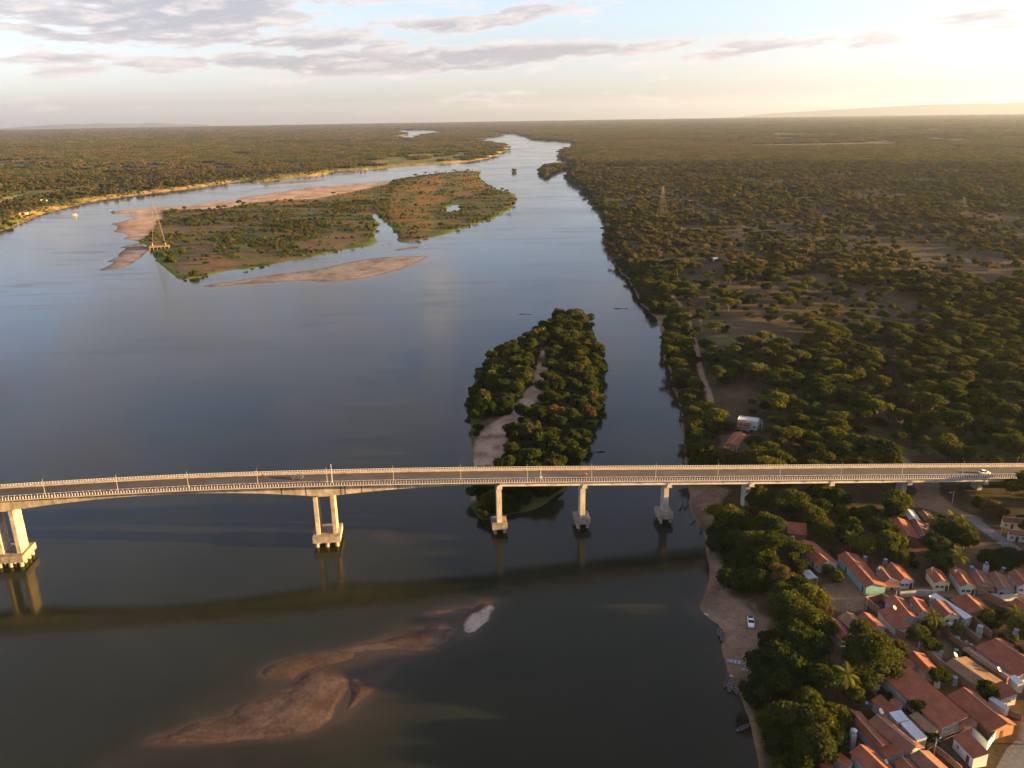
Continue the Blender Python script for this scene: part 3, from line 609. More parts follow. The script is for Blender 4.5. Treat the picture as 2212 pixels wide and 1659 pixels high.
for sg in (1, -1):
    if sg > 0: strip(rect(4.25, 4.60, .002, .62), S0, S1, 6).build('barrier', M_KERB, bridge, BO)
    tt = sorted((sg*(4.602 if sg > 0 else 4.752), sg*5.72)); strip(rect(tt[0], tt[1], .002, .20), S0, S1, 6).build('walkway', M_KERB if sg > 0 else M_DWALK, bridge, BO)
    tt = sorted((sg*5.74, sg*5.98)); strip(rect(tt[0], tt[1], .003, .24), S0, S1, 6).build('edge_kerb', M_CONC if sg > 0 else M_MAROON, bridge, BO)
    for zr in (.52, .74, .98):
        strip(rect(sg*5.86-.05, sg*5.86+.05, zr-.05, zr+.05), S0, S1, 6).build('handrail', M_MAROON if (zr < .9 or sg < 0) else M_WHITE, bridge, BO)
    strip(rect(sg*4.42-.03, sg*4.42+.03, 1.02, 1.08), S0, S1, 6).build('guard_rail', M_WHITE, bridge, BO)
# outer white posts: those in view on the near side are parts, the rest are one stuff part
pm = MB().box((0, 0, .53), (.17, .22, 1.06)).mesh('railing_post', M_WHITE)
gm = MB().box((0, 0, .82), (.08, .08, .52)).mesh('guard_post', M_WHITE)
near_s = [s for s in np.arange(-176, 250, .96)]
order = sorted(near_s, key=lambda s: (bw(s, -5.86, 26)-cam.location).length)
solo = set(order[:296])
rest = MB()
for s in near_s:
    p = bw(s, -5.875, bz(s)+.004)
    if s in solo: link('railing_post', pm, bridge, p-BO, BA)
    else: rest.box(p+Vector((0, 0, .53)), (.17, .22, 1.06), BA)
for s in np.arange(-220, 390, .96):
    if s > 250 or s < -176: rest.box(bw(s, -5.875, bz(s)+.53), (.17, .22, 1.06), BA)
    rest.box(bw(s, 5.875, bz(s)+.53), (.17, .22, 1.06), BA)
o = rest.build('railing_posts', M_WHITE, bridge, BO); o['kind'] = 'stuff'
rest = MB()
gl = [s for s in np.arange(-200, 330, 1.9)]; solo = set(sorted(gl, key=lambda s: abs(s))[:240])
for s in gl:
    p = bw(s, -4.42, bz(s))
    if s in solo: link('guard_post', gm, bridge, p-BO, BA)
    else: rest.box(p+Vector((0, 0, .82)), (.08, .08, .52), BA)
    rest.box(bw(s, 4.42, bz(s)+.82), (.08, .08, .52), BA)
o = rest.build('guard_posts', M_WHITE, bridge, BO); o['kind'] = 'stuff'
# drain spouts and joints on the far barrier face
M_DARK = mat('dark_metal', (.035, .033, .032), .6, .1, 2.0)
dm_ = MB().box((0, 0, .1), (.18, .06, .2)).mesh('drain', M_DARK)
for s in np.arange(-170, 245, 5.2): link('drain', dm_, bridge, bw(s, 4.235, bz(s)+.03)-BO, BA)
# haunched box girder in cast segments
P1, P2, PE = -153.3, -42.2, 22.0
def depth(s):
    def hs(a, L, dp, dm__): x = min(1.0, abs(a)/L); return dm__+(dp-dm__)*(1-x)**1.9
    if s < P1: return hs(s-P1, 64, 5.4, 2.1)
    if s > P2: return hs(s-P2, 62, 5.5, 1.9)
    return min(hs(s-P1, 53, 5.4, 2.3), 9) if s < (P1+P2)/2 else hs(s-P2, 53, 5.5, 2.3)
def seg(s0, s1, name, g=.012):
    mb = MB(); vs = []; fs = []; n = 3
    for i in range(n+1):
        s = s0+g+(s1-s0-2*g)*i/n; zt = bz(s)-.285; zb = bz(s)-.3-depth(s)
        vs += [bw(s, -3.3, zt), bw(s, -2.95, zb), bw(s, 2.95, zb), bw(s, 3.3, zt)]
    for i in range(n): fs += [(i*4+j, i*4+(j+1) % 4, (i+1)*4+(j+1) % 4, (i+1)*4+j) for j in range(4)]
    fs += [(0, 1, 2, 3), (n*4, n*4+1, n*4+2, n*4+3)]
    return mb.add(vs, fs).build(name, M_GIRD, bridge, BO)
for a, b_ in ((P1-62, P1-4.4), (P1+4.4, P2-4.4), (P2+4.4, PE-.4)):
    n = int(round((b_-a)/4.6))
    for i in range(n): seg(a+(b_-a)*i/n, a+(b_-a)*(i+1)/n, 'girder_segment')
for p in (P1, P2): seg(p-4.4, p+4.4, 'pier_segment', .01)
def wedge(s, w):   # stained joint bands beside the pier
    z1, z0 = bz(s)-.3, bz(s)-.3-depth(s)
    MB().add([bw(s-w, -3.325, z1), bw(s+w, -3.325, z1), bw(s+w, -2.975, z0), bw(s-w, -2.975, z0)], [(0, 1, 2, 3)]).build('stain_band', M_DARK, bridge, BO)
for s in (P2-14.5, P2-6.0, P2+6.5, P2+8.0, P2+14, P2+27): wedge(s, .16)
# approach girders
M_GIRD2 = mat('precast_concrete', (.39, .36, .315), .85, .14, .4, rnd=.07, streak=.45)
piers = [22.0, 53.8, 86.2, 118.5, 150.7, 182.6, 214.6, 246.6, 278.6, 310.6, 342.6]
for i in range(len(piers)-1):
    a, b_ = piers[i]+.12, piers[i+1]-.12
    for t in (-4.7, -1.6, 1.6, 4.7):
        w = .55
        sec = [(t-.5, -.30), (t-.5, -.48), (t-.12, -.70), (t-.12, -1.55), (t-.36, -1.75), (t-.36, -2.05), (t+.36, -2.05), (t+.36, -1.75), (t+.12, -1.55), (t+.12, -.70), (t+.5, -.48), (t+.5, -.30)]
        strip(sec, a, b_, 16).build('girder', M_GIRD2, bridge, BO)
    for k in range(1, 4):
        s = a+(b_-a)*k/3.0 if k < 3 else b_-.3
        for (t0, t1) in ((-5.02, -4.83), (-4.55, 4.55)):
            strip(rect(t0, t1, -1.9, -.31), s-.12, s+.12, 1).build('diaphragm', M_GIRD2, bridge, BO)
def pier(name): e = bpy.data.objects.new(name, None); COL.objects.link(e); e.parent = bridge; return e
def cap_mesh(s, hs, ht, z0, z1): return MB().frame(bw(s, 0, (z0+z1)/2), BD, BN, (0, 0, 1), hs, ht, (z1-z0)/2)
for p in (P1, P2):
    e = pier('pier'); zt = bz(p)-.3-depth(p)
    for sg in (-1, 1): MB().frame(bw(p+sg*3.05, 0, (zt+4.4)/2), BD, BN, (0, 0, 1), .72, 2.9, (zt-4.4)/2-.005).build('leg', M_GIRD, e, BO)
    cap_mesh(p, 5.0, 5.2, 2.0, 4.4).build('pile_cap', M_CONC2, e, BO)
    for a in (-3.6, 0, 3.6):
        for t in (-4.1, -1.4, 1.4, 4.1): MB().lathe(bw(p+a, t, 0), [(.78, -3), (.78, 1.995)], 14).build('pile', M_CONC2, e, BO, True)
for p in piers:
    e = pier('pier'); zt = bz(p)-2.07
    x = bw(p, 0, 0); g = gz(x.x, x.y); land_ = p > 100
    MB().frame(bw(p, 0, zt-.55), BD, BN, (0, 0, 1), 1.0, 5.4, .55).build('crosshead', M_CONC, e, BO)
    zb = g-.5 if land_ else 4.2
    MB().frame(bw(p, 0, (zt-1.1+zb)/2), BD, BN, (0, 0, 1), .95, 2.1, (zt-1.1-zb)/2-.004).build('column', M_CONC, e, BO)
    for sg in (-1, 1): MB().frame(bw(p, sg*5.0, zt+.25), BD, BN, (0, 0, 1), .7, .3, .24).build('seat_block', M_CONC, e, BO)
    if not land_:
        cap_mesh(p, 2.9, 3.4, 1.9, 4.2).build('pile_cap', M_CONC2, e, BO)
        for a in (-1.8, 1.8):
            for t in (-2.4, 0, 2.4): MB().lathe(bw(p+a, t, 0), [(.62, -3), (.62, 1.895)], 12).build('pile', M_CONC2, e, BO, True)

# ------------------------------------------------------------------ street lamps on the bridge
M_GALV = mat('galvanised', (.34, .32, .30), .5, .08, 2.0, metallic=.2)
M_LENS = mat('lamp_lens', (.6, .6, .58), .3, .03, 2.0)
def lamp_proto():
    e = empty('street_lamp'); MB().bar((0, 0, 0), (0, 0, 6.6), .085, 8, .045).build('pole', M_GALV, e)
    a = MB(); a.bar((0, 0, 6.55), (.12, 1.3, 7.0), .045, 6, .04).build('arm', M_DARK, e)
    MB().frame((.15, 1.65, 7.05), (1, 0, 0), (0, 1, .15), (0, 0, 1), .14, .38, .06).build('lamp_head', M_DARK, e)
    MB().frame((.15, 1.65, 6.98), (1, 0, 0), (0, 1, .15), (0, 0, 1), .10, .28, .012).build('lens', M_LENS, e)
    MB().box((0, 0, .06), (.4, .4, .12)).build('base', M_GALV, e); return e
def deck_point(u, v, dz=0.0):
    z = 22.0
    for _ in range(12):
        x, y = ground(u, v, z); s = float(x)*BD.x+float(y)*BD.y; z = bz(s)+dz
    return s, float(x)*BN.x+float(y)*BN.y-BT, z
def s_of_u(u, t=-5.2):
    lo, hi = -250.0, 380.0
    for _ in range(50):
        m = (lo+hi)/2; p = bw(m, t, bz(m)); dz = p.z-CAMH
        dp = p.y*math.cos(PITCH)-dz*math.sin(PITCH); uu = 1106+FPX*(_c*p.x/dp-_s*(p.y*math.sin(PITCH)+dz*math.cos(PITCH))/dp)
        if uu < u: lo = m
        else: hi = m
    return m
us = [99, 256, 408, 558, 707.5, 850.6, 995.7, 1139, 1278, 1416, 1550, 1684, 1816, 1947, 2078, 2206]
ordw = ['first', 'second', 'third', 'fourth', 'fifth', 'sixth', 'seventh', 'eighth', 'ninth', 'tenth', 'eleventh', 'twelfth', 'thirteenth', 'fourteenth', 'fifteenth', 'sixteenth']
lp = lamp_proto()
for i, u in enumerate(us):
    o = lp if i == 0 else copy_tree(lp); s = s_of_u(u); o.location = bw(s, -5.2, bz(s)+.22); o.rotation_euler = (0, 0, BA)
    tag(o, 'thin grey street lamp on the bridge walkway, %s from the left end' % ordw[i], 'street lamp', 'street lamps along the bridge')
s = s_of_u(713, -5.2)
mp_ = empty('mast', bw(s+.9, -5.25, bz(s)+.22), BA); MB().bar((0, 0, 0), (0, 0, 7.6), .09, 8, .06).build('pole', M_WHITE, mp_); MB().box((0, 0, 7.62), (.25, .25, .2)).build('beacon', M_WHITE, mp_)
tag(mp_, 'white mast beside the fifth street lamp over the twin-leaf pier', 'mast')
s = s_of_u(1168.5, -5.2); kb = empty('utility_cabinet', bw(s, -5.2, bz(s)+.22), BA)
MB().box((0, -.2, .95), (.85, .75, 1.5)).build('box', M_WHITE, kb); MB().box((0, -.58, .95), (.7, .02, 1.3)).build('door', M_GALV, kb)
MB().box((0, -.2, .1), (.7, .6, .2)).build('base', M_CONC, kb); MB().bar((0, .25, 0), (0, .25, 5.2), .06, 8).build('pole', M_WHITE, kb)
tag(kb, 'white equipment cabinet with a thin pole on the bridge walkway', 'cabinet')

# ------------------------------------------------------------------ vehicles
M_TYRE = mat('tyre', (.025, .024, .024), .85, .1, 3.0); M_RIM = mat('rim', (.45, .45, .46), .35, .05, 3.0, metallic=.6)
M_GLASS = mat('car_glass', (.018, .020, .024), .08, .05, 1.0, spec=.6); M_HEAD = mat('headlight', (.75, .74, .70), .15, .03, 2.0, spec=.6); M_TAIL = mat('tail_light', (.35, .02, .02), .25, .05, 2.0)
def carpaint(n, c): return mat(n, c, .28, .03, .5, spec=.55)
def car(name, label, paint_, loc, rz, L=4.3, Wd=1.75, H=1.48, pickup=False, tilt=0.0):
    """lofted body: lower shell, glasshouse, roof, wheels"""
    e = empty(name, loc, rz); e.rotation_euler = (0, tilt, rz); h = Wd/2; l = L/2
    def loft(st):
        mb = MB(); k = len(st[0]); vs = [p for sct in st for p in sct]; fs = []
        for i in range(len(st)-1): fs += [(i*k+j, i*k+(j+1) % k, (i+1)*k+(j+1) % k, (i+1)*k+j) for j in range(k)]
        fs += [tuple(range(k)), tuple(range((len(st)-1)*k, len(st)*k))]; return mb.add(vs, fs)
    def sec(x, w, z0, z1, sh=.06): return [(x, -w+sh, z0), (x, w-sh, z0), (x, w, z0+.18), (x, w, z1-.16), (x, w-.10, z1), (x, -w+.10, z1), (x, -w, z1-.16), (x, -w, z0+.18)]
    bt = .92*H/1.48
    loft([sec(-l, h*.82, .34, .74), sec(-l+.12, h*.93, .24, bt-.02), sec(-l+.7, h, .2, bt), sec(0, h, .2, bt), sec(l-1.2, h, .2, bt-.03), sec(l-.35, h*.95, .22, bt-.16), sec(l-.06, h*.86, .28, bt-.28), sec(l, h*.78, .34, bt-.36)]).build('body', paint_, e, smooth=False)
    x0, x1, x2, x3 = (-.55, -.35, .45, 1.1) if pickup else (-l+.28, -l+.95, .25, .98)
    x0, x1, x2, x3 = x0, x1, x2, min(x3, l-.95)
    def gs(x, w, z0, z1): return [(x, -w, z0), (x, w, z0), (x, w*.84, z1), (x, -w*.84, z1)]
    mb = MB(); mb.add([(x0, -h*.93, bt-.01), (x0, h*.93, bt-.01), (x3, h*.9, bt-.03), (x3, -h*.9, bt-.03), (x1, -h*.74, H-.03), (x1, h*.74, H-.03), (x2, h*.74, H-.03), (x2, -h*.74, H-.03)],
        [(0, 1, 5, 4), (1, 2, 6, 5), (2, 3, 7, 6), (3, 0, 4, 7), (4, 5, 6, 7)]); mb.build('windows', M_GLASS, e)
    MB().box(((x1+x2)/2, 0, H-.012), (x2-x1+.08, h*1.5, .05)).build('roof', paint_, e)
    for sx in ((x1+x2)/2-.05,):
        for sy in (-1, 1): MB().bar((sx, sy*h*.94, bt-.02), (sx, sy*h*.745, H-.02), .045, 4).build('pillar', paint_, e)
    if pickup: MB().box((-l+.82, 0, bt+.004), (1.35, Wd*.8, .012)).build('cargo_bed', M_DARK, e)
    tm = MB(); tm.bar((0, -.1, 0), (0, .1, 0), .33, 14); tm = tm.mesh('tyre', M_TYRE); rm = MB().bar((0, -.108, 0), (0, .108, 0), .2, 10).mesh('rim', M_RIM)
    for sx in (-l+.78, l-.82):
        for sy in (-1, 1):
            w = bpy.data.objects.new('wheel', None); COL.objects.link(w); w.parent = e; w.location = (sx, sy*(h-.07), .33); link('tyre', tm, w); link('rim', rm, w)
    for sy in (-1, 1):
        MB().box((l-.09, sy*h*.66, bt-.34), (.14, .34, .13)).build('headlight', M_HEAD, e); MB().box((-l+.03, sy*h*.7, bt-.18), (.10, .26, .16)).build('tail_light', M_TAIL, e)
        MB().box((x3-.15, sy*(h+.06), bt+.06), (.12, .16, .12)).build('mirror', paint_, e)
    tag(e, label, 'car'); return e
s, t, z = deck_point(*cBr(1965, 126)); sl = -math.atan((bz(s+2)-bz(s-2))/4)
car('car', 'white hatchback driving along the bridge towards the village end', carpaint('white_car_paint', (.78, .77, .74)), bw(s, t, z+.06), BA, tilt=sl)
s, t, z = deck_point(*cBl(1897, 163)); sl = -math.atan((bz(s+2)-bz(s-2))/4)
car('car', 'dark grey car driving over the main span of the bridge', carpaint('dark_car_paint', (.07, .075, .085)), bw(s, t, z+.06), BA+math.pi, tilt=-sl)
p = on_land(cBe(745, 480)); car('pickup_truck', 'white pickup parked on the beach below the village', carpaint('white_truck_paint', (.74, .76, .80)), p, math.radians(258), L=5.2, Wd=1.9, H=1.7, pickup=True)

def skin_person(name, label, joints, edges, radii, m, loc, rz, head=None):
    e = empty(name, loc, rz); me = bpy.data.meshes.new('body'); me.from_pydata(joints, edges, []); me.materials.append(m); o = link('body', me, e)
    mod = o.modifiers.new('skin', 'SKIN'); mod.use_smooth_shade = True
    for v, r in zip(me.skin_vertices[0].data, radii): v.radius = (r, r)
    me.skin_vertices[0].data[0].use_root = True
    sb = o.modifiers.new('sub', 'SUBSURF'); sb.levels = 1; sb.render_levels = 1
    tag(e, label, 'person'); return e
M_SHIRT_R = mat('red_shirt', (.42, .06, .045), .8, .1, 3.0); M_SHIRT_D = mat('dark_clothes', (.05, .05, .06), .85, .1, 3.0); M_HELM = mat('helmet', (.10, .02, .02), .3, .05, 3.0)
def motorcycle(loc, rz, label, paint_):
    e = empty('motorcycle', loc, rz); tm = MB()
    for a in range(16):
        A, B = 2*math.pi*a/16, 2*math.pi*(a+1)/16; tm.bar((.27*math.cos(A), 0, .27*math.sin(A)), (.27*math.cos(B), 0, .27*math.sin(B)), .05, 5)
    tm = tm.mesh('tyre', M_TYRE); rm = MB().bar((0, -.05, 0), (0, .05, 0), .1, 8).mesh('hub', M_RIM)
    for sx in (-.62, .66):
        w = bpy.data.objects.new('wheel', None); COL.objects.link(w); w.parent = e; w.location = (sx, 0, .32); link('tyre', tm, w); link('hub', rm, w)
    MB().frame((.16, 0, .78), (1, 0, .12), (0, 1, 0), (0, 0, 1), .27, .13, .13).build('fuel_tank', paint_, e)
    MB().box((0, 0, .46), (.42, .24, .32)).build('engine', M_DARK, e); MB().box((-.36, 0, .80), (.66, .24, .09)).build('seat', M_DARK, e)
    MB().bar((.66, 0, .32), (.46, 0, 1.0), .04, 6).build('fork', M_RIM, e); MB().bar((.44, -.36, 1.04), (.44, .36, 1.04), .022, 6).build('handlebar', M_DARK, e)
    MB().lathe((.58, 0, .82), [(.05, 0), (.1, .06), (.1, .14), (.04, .18)], 8).build('headlight', M_HEAD, e); MB().frame((-.72, 0, .74), (1, 0, .2), (0, 1, 0), (0, 0, 1), .22, .08, .03).build('rear_fender', paint_, e)
    MB().bar((-.1, -.15, .3), (-.75, -.15, .36), .045, 6).build('exhaust', M_RIM, e)
    tag(e, label, 'motorcycle'); return e
def rider(loc, rz, label, shirt):
    J = [(-.30, 0, .90), (-.24, 0, 1.12), (-.16, 0, 1.36), (-.12, 0, 1.46), (-.08, 0, 1.60), (-.15, .2, 1.38), (.08, .26, 1.15), (.40, .3, 1.07), (-.15, -.2, 1.38), (.08, -.26, 1.15), (.40, -.3, 1.07),
         (-.26, .13, .88), (.16, .2, .86), (.02, .18, .45), (.14, .18, .40), (-.26, -.13, .88), (.16, -.2, .86), (.02, -.18, .45), (.14, -.18, .40)]
    E_ = [(0, 1), (1, 2), (2, 3), (3, 4), (2, 5), (5, 6), (6, 7), (2, 8), (8, 9), (9, 10), (0, 11), (11, 12), (12, 13), (13, 14), (0, 15), (15, 16), (16, 17), (17, 18)]
    R_ = [.15, .15, .16, .07, .09, .07, .05, .04, .07, .05, .04, .1, .085, .06, .05, .1, .085, .06, .05]
    e = skin_person('person', label, J, E_, R_, shirt, loc, rz); MB().lathe((-.07, 0, 1.48), [(.07, 0), (.13, .06), (.145, .14), (.12, .22), (.05, .28)], 10).build('helmet', M_HELM, e, smooth=True); return e
s, t, z = deck_point(*cBm(1573, 137)); q_ = bw(s, t, z+.06)
motorcycle(q_, BA, 'red motorcycle with rider on the bridge over the near channel', mat('red_bike', (.40, .04, .03), .3, .05, 2)); rider(q_, BA, 'rider in red shirt on the red motorcycle', M_SHIRT_R)
s, t, z = deck_point(*cBl(1677, 157)); q_ = bw(s, t, z+.06)
motorcycle(q_, BA+math.pi, 'dark motorcycle with rider ahead of the dark car on the bridge', mat('black_bike', (.03, .03, .03), .3, .05, 2)); rider(q_, BA+math.pi, 'rider in dark clothes on the dark motorcycle', M_SHIRT_D)
p = on_land(cV1(700, 238)); motorcycle(p, 1.9, 'motorcycle parked by the square under the big tree', mat('black_bike2', (.05, .05, .055), .3, .05, 2))
# ------------------------------------------------------------------ village
def tile_mat(name, c1, c2, c3, amt=.5):
    m = bpy.data.materials.new(name); m.use_nodes = True; T = NT(m.node_tree); b = T.n['Principled BSDF']
    tcn = T.new('ShaderNodeTexCoord'); oi = T.new('ShaderNodeObjectInfo')
    off = T.new('ShaderNodeVectorMath', operation='ADD'); T.link(tcn.outputs['Object'], off.inputs[0]); T.link(oi.outputs['Location'], off.inputs[1])
    mpn = T.new('ShaderNodeMapping'); mpn.inputs['Scale'].default_value = (1.6, .7, 1); T.link(off.outputs[0], mpn.inputs[0])
    big = T.noise(off.outputs[0], .35, 4.0, .6); fine = T.noise(mpn.outputs[0], 1.5, 6.0, .75)
    c = T.mix(T.smooth(big, .35, .68), c1+(1,), c2+(1,)); c = T.mix(T.math('MULTIPLY', T.smooth(fine, .48, .72), amt), c, c3+(1,))
    hv = T.new('ShaderNodeHueSaturation'); T.put(hv.inputs['Value'], T.math('ADD', T.math('MULTIPLY', oi.outputs['Random'], .35), .82)); T.link(c, hv.inputs['Color'])
    T.link(hv.outputs[0], b.inputs['Base Color']); b.inputs['Roughness'].default_value = .85; b.inputs['Specular IOR Level'].default_value = .2
    # rows of clay channel tiles
    wv = T.new('ShaderNodeTexWave', wave_type='BANDS', bands_direction='X'); wv.inputs['Scale'].default_value = 1.35; wv.inputs['Distortion'].default_value = .6; T.link(tcn.outputs['Object'], wv.inputs['Vector'])
    bp = T.new('ShaderNodeBump'); bp.inputs['Strength'].default_value = .55; bp.inputs['Distance'].default_value = .05; T.link(T.math('ADD', wv.outputs['Fac'], T.math('MULTIPLY', fine, .8)), bp.inputs['Height']); T.link(bp.outputs[0], b.inputs['Normal'])
    return m
RT = {'tile': tile_mat('clay_tile', (.205, .062, .033), (.275, .092, .047), (.115, .045, .030), .75), 'brown': tile_mat('brown_tile', (.155, .064, .042), (.205, .092, .060), (.11, .055, .042)),
      'old': tile_mat('old_mottled_tile', (.20, .115, .070), (.26, .155, .095), (.055, .036, .026), .9), 'zinc': mat('zinc_sheet', (.36, .37, .39), .55, .12, .5, metallic=.2), 'white': mat('white_sheet', (.44, .45, .48), .6, .07, .5)}
WM = {'white': mat('white_wall', (.44, .43, .42), .85, .08, .4), 'teal': mat('teal_wall', (.20, .39, .36), .85, .08, .4), 'mint': mat('mint_wall', (.42, .55, .42), .85, .08, .4), 'cream': mat('cream_wall', (.56, .48, .30), .85, .08, .4),
      'grey': mat('grey_plaster', (.30, .29, .285), .9, .18, .4), 'brick': mat('brick_wall', (.24, .115, .075), .92, .22, 1.2, bump=.4), 'blue': mat('lightblue_wall', (.40, .50, .56), .85, .08, .4)}
M_PANE = mat('window_pane', (.03, .035, .04), .15, .1, 1.0, spec=.5); M_DOOR = mat('dark_door', (.06, .035, .028), .7, .2, 2.0); M_GDOOR = mat('green_door', (.05, .13, .10), .6, .1, 2.0); M_FRAME = mat('window_frame', (.45, .42, .38), .7, .1, 2.0)
M_MORTAR = mat('ridge_mortar', (.40, .25, .18), .9, .25, 1.5); M_WOOD = mat('timber', (.14, .10, .07), .9, .2, 2.0)
HLAB = []; HOUSES = []      # footprints for the planting
_win_cache = {}
def window_part(e, x, y, z, nx, ny, w=1.0, h=.85):
    """frame with pane, set 3 mm proud of a wall whose outward normal is nx, ny"""
    a = math.atan2(ny, nx)
    if (w, h) not in _win_cache:
        f = MB()
        for sy in (-1, 1): f.box((.03, sy*(w/2+.03), 0), (.08, .07, h+.12))
        for sz in (-1, 1): f.box((.03, 0, sz*(h/2+.03)), (.078, w-.012, .07))
        f.box((.028, 0, 0), (.05, .05, h-.02))
        _win_cache[(w, h)] = (f.mesh('window', M_FRAME), MB().box((.012, 0, 0), (.018, w, h)).mesh('pane', M_PANE))
    o = link('window', _win_cache[(w, h)][0], e, (x, y, z), a); link('pane', _win_cache[(w, h)][1], o); return o
_door_cache = {}
def door_part(e, x, y, z, nx, ny, m=None, w=.9, h=2.05):
    m = m or M_DOOR; a = math.atan2(ny, nx); k = (m.name, w, h)
    if k not in _door_cache: _door_cache[k] = (MB().box((.025, 0, h/2), (.045, w, h)).mesh('door', m), MB().box((.06, w*.36, h*.48), (.03, .05, .14)).mesh('handle', M_RIM))
    o = link('door', _door_cache[k][0], e, (x, y, z), a); link('handle', _door_cache[k][1], o)
def house(label, A, B, L=None, R=None, hr=4.3, he=3.0, roof='tile', wall='white', side=None, front='dw', sides=0, mono=False, over=.4, name='house', open_=False, doorm=None, dark_patch=False, zg=None, front2=None):
    """gabled house: A and B are the ridge ends, L and R any points on the two eaves"""
    pm_ = gp(((A[0]+B[0])/2, (A[1]+B[1])/2), 8.5); g = gz(pm_.x, pm_.y) if zg is None else zg
    a, b = gp(A, g+hr), gp(B, g+hr); ctr = (a+b)/2; d = (a-b); d.z = 0; ln = d.length/2; ux = d.normalized(); uy = Vector((-ux.y, ux.x, 0)); rz = math.atan2(ux.y, ux.x)
    ys = []
    for P in (L, R):
        if P is not None: q = gp(P, g+he); ys.append((q-ctr).dot(uy))
    if len(ys) == 1: ys.append(0.0 if mono else -ys[0])
    y0, y1 = min(ys), max(ys)
    loc = Vector((ctr.x, ctr.y, g)); e = empty(name, loc, rz)
    HOUSES.append((loc, rz, -ln, ln, y0, y1)); HLAB.append((loc, label))
    sl = []
    th = .11
    for ye in (y0, y1):
        if abs(ye) < .3: continue
        k = (hr-he)/abs(ye)
        # slab of one slope: from ridge (y=0) to the eave
        pts = [(-ln, 0, hr), (ln, 0, hr), (ln, ye, he), (-ln, ye, he)]
        if not mono: pts = [(-ln, math.copysign(.02, ye), hr), (ln, math.copysign(.02, ye), hr), (ln, ye, he), (-ln, ye, he)]
        # irregular eave line and sag
        n = 6; vs = []; fs = []
        for i in range(n+1):
            x = -ln+2*ln*i/n; sag = -.10*math.sin(math.pi*i/n)+random.uniform(-.02, .02)
            for f_ in (0, .5, 1.0):
                y = pts[0][1]+(ye-pts[0][1])*f_; z = hr+(he-hr)*f_+sag*(.5 if f_ == 0 else 1)-(.05 if f_ == .5 else 0)
                vs += [(x, y, z), (x, y, z-th)]
        for i in range(n):
            for j in range(2):
                p0, p1 = i*6+j*2, (i+1)*6+j*2
                fs += [(p0, p1, p1+2, p0+2), (p0+1, p0+3, p1+3, p1+1)]
            fs += [(i*6, i*6+1, (i+1)*6+1, (i+1)*6), (i*6+4, (i+1)*6+4, (i+1)*6+5, i*6+5)]
        for b0 in (0, n*6): fs += [(b0, b0+2, b0+3, b0+1), (b0+2, b0+4, b0+5, b0+3)]
        MB().add(vs, fs).build('roof_slope', RT[roof], e)
    if roof in ('tile', 'brown', 'old') and not mono:
        rc = MB(); nn = max(3, int(ln*2/2.0))
        for i in range(nn):
            xa = -ln+2*ln*i/nn; xb = -ln+2*ln*(i+1)/nn; rc.bar((xa, 0, hr-.06*math.sin(math.pi*i/nn)+.02), (xb, 0, hr-.06*math.sin(math.pi*(i+1)/nn)+.02), .11, 6)
        rc.build('ridge_cap', M_MORTAR, e)
    o = over; w0 = y0+(o if y0 < -.3 else 0.02); w1 = y1-(o if y1 > .3 else 0.02); xl = ln-o*.8
    def zr(y): return hr-(hr-he)*abs(y)/(abs(y0) if y < 0 else abs(y1)) if abs(y) > 1e-6 else hr
    if not open_:
        prof = [(w0, -.3), (w1, -.3), (w1, zr(w1)-th-.16)] + ([(0, hr-th-.18)] if w0 < -.3 and w1 > .3 else []) + [(w0, zr(w0)-th-.16)]
        MB().prism([(-xl, y, z) for y, z in prof], (2*xl, 0, 0)).build('wall', WM[side or wall], e)
        if side and side != wall:
            MB().prism([(xl+.004, y*.998, max(z, -.25)) for y, z in prof], (.05, 0, 0)).build('front_wall', WM[wall], e)
        fx = xl+(.055 if side and side != wall else .002); W_ = w1-w0
        if front:
            cy = (w0+w1)/2; 
            items = {'d': ['d'], 'w': ['w'], 'dw': ['w', 'w', 'd'], 'wd': ['d', 'w'], 'dww': ['w', 'w', 'd'], 'ww': ['w', 'w'], 'dd': ['d', 'd'], 'g': ['g', 'd']}[front]
            for i, it in enumerate(items):
                y = w0+W_*(i+.5)/len(items)
                if it == 'w': window_part(e, fx, y, 1.55, 1, 0)
                elif it == 'd': door_part(e, fx, y, .02, 1, 0, doorm)
                else: door_part(e, fx, y, .02, 1, 0, WMX, 2.3, 2.1)
        if sides:
            for i in range(sides):
                x = -xl+2*xl*(i+.5)/sides
                if i % 3 == 1: door_part(e, x, w0-.002, .02, 0, -1, doorm)
                else: window_part(e, x, w0-.002, 1.6, 0, -1, .8, .75)
    else:
        for sx in (-1, 0, 1):
            for y in (w0, w1): MB().box((sx*(xl-.1), y, (zr(y)-.2)/2-.1), (.16, .16, zr(y)-.1)).build('post', WM['white'], e)
        MB().box((0, (w0+w1)/2, .06), (2*xl, w1-w0, .1)).build('floor_slab', M_CONC2, e)
    if dark_patch: pass
    tag(e, label, 'shelter' if open_ else 'house', 'houses of the riverside village'); return e
WMX = WM['white']
def porch(label_house, e, depth=1.8, w=None, roof='tile', y0=0, y1=0, x=0, h=2.75):
    MB().prism([(x, y0, h), (x, y1, h), (x+depth, y1, h-.5), (x+depth, y0, h-.5)], (0, 0, .09)).build('porch_roof', RT[roof], e)
    for y in (y0+.15, y1-.15): MB().box((x+depth-.12, y, (h-.5)/2-.1), (.13, .13, h-.5+.1)).build('porch_post', M_FRAME, e)
h5 = lambda *p: cV5(*p); h3 = lambda *p: cV3(*p); h4 = lambda *p: cV4(*p); h1_ = lambda *p: cV1(*p)
house('long white house with teal plinth and green doors beside the square', h5(480, 598), h5(262, 408), h5(400, 637), h5(565, 603), wall='white', front='dd', sides=6, doorm=M_GDOOR)
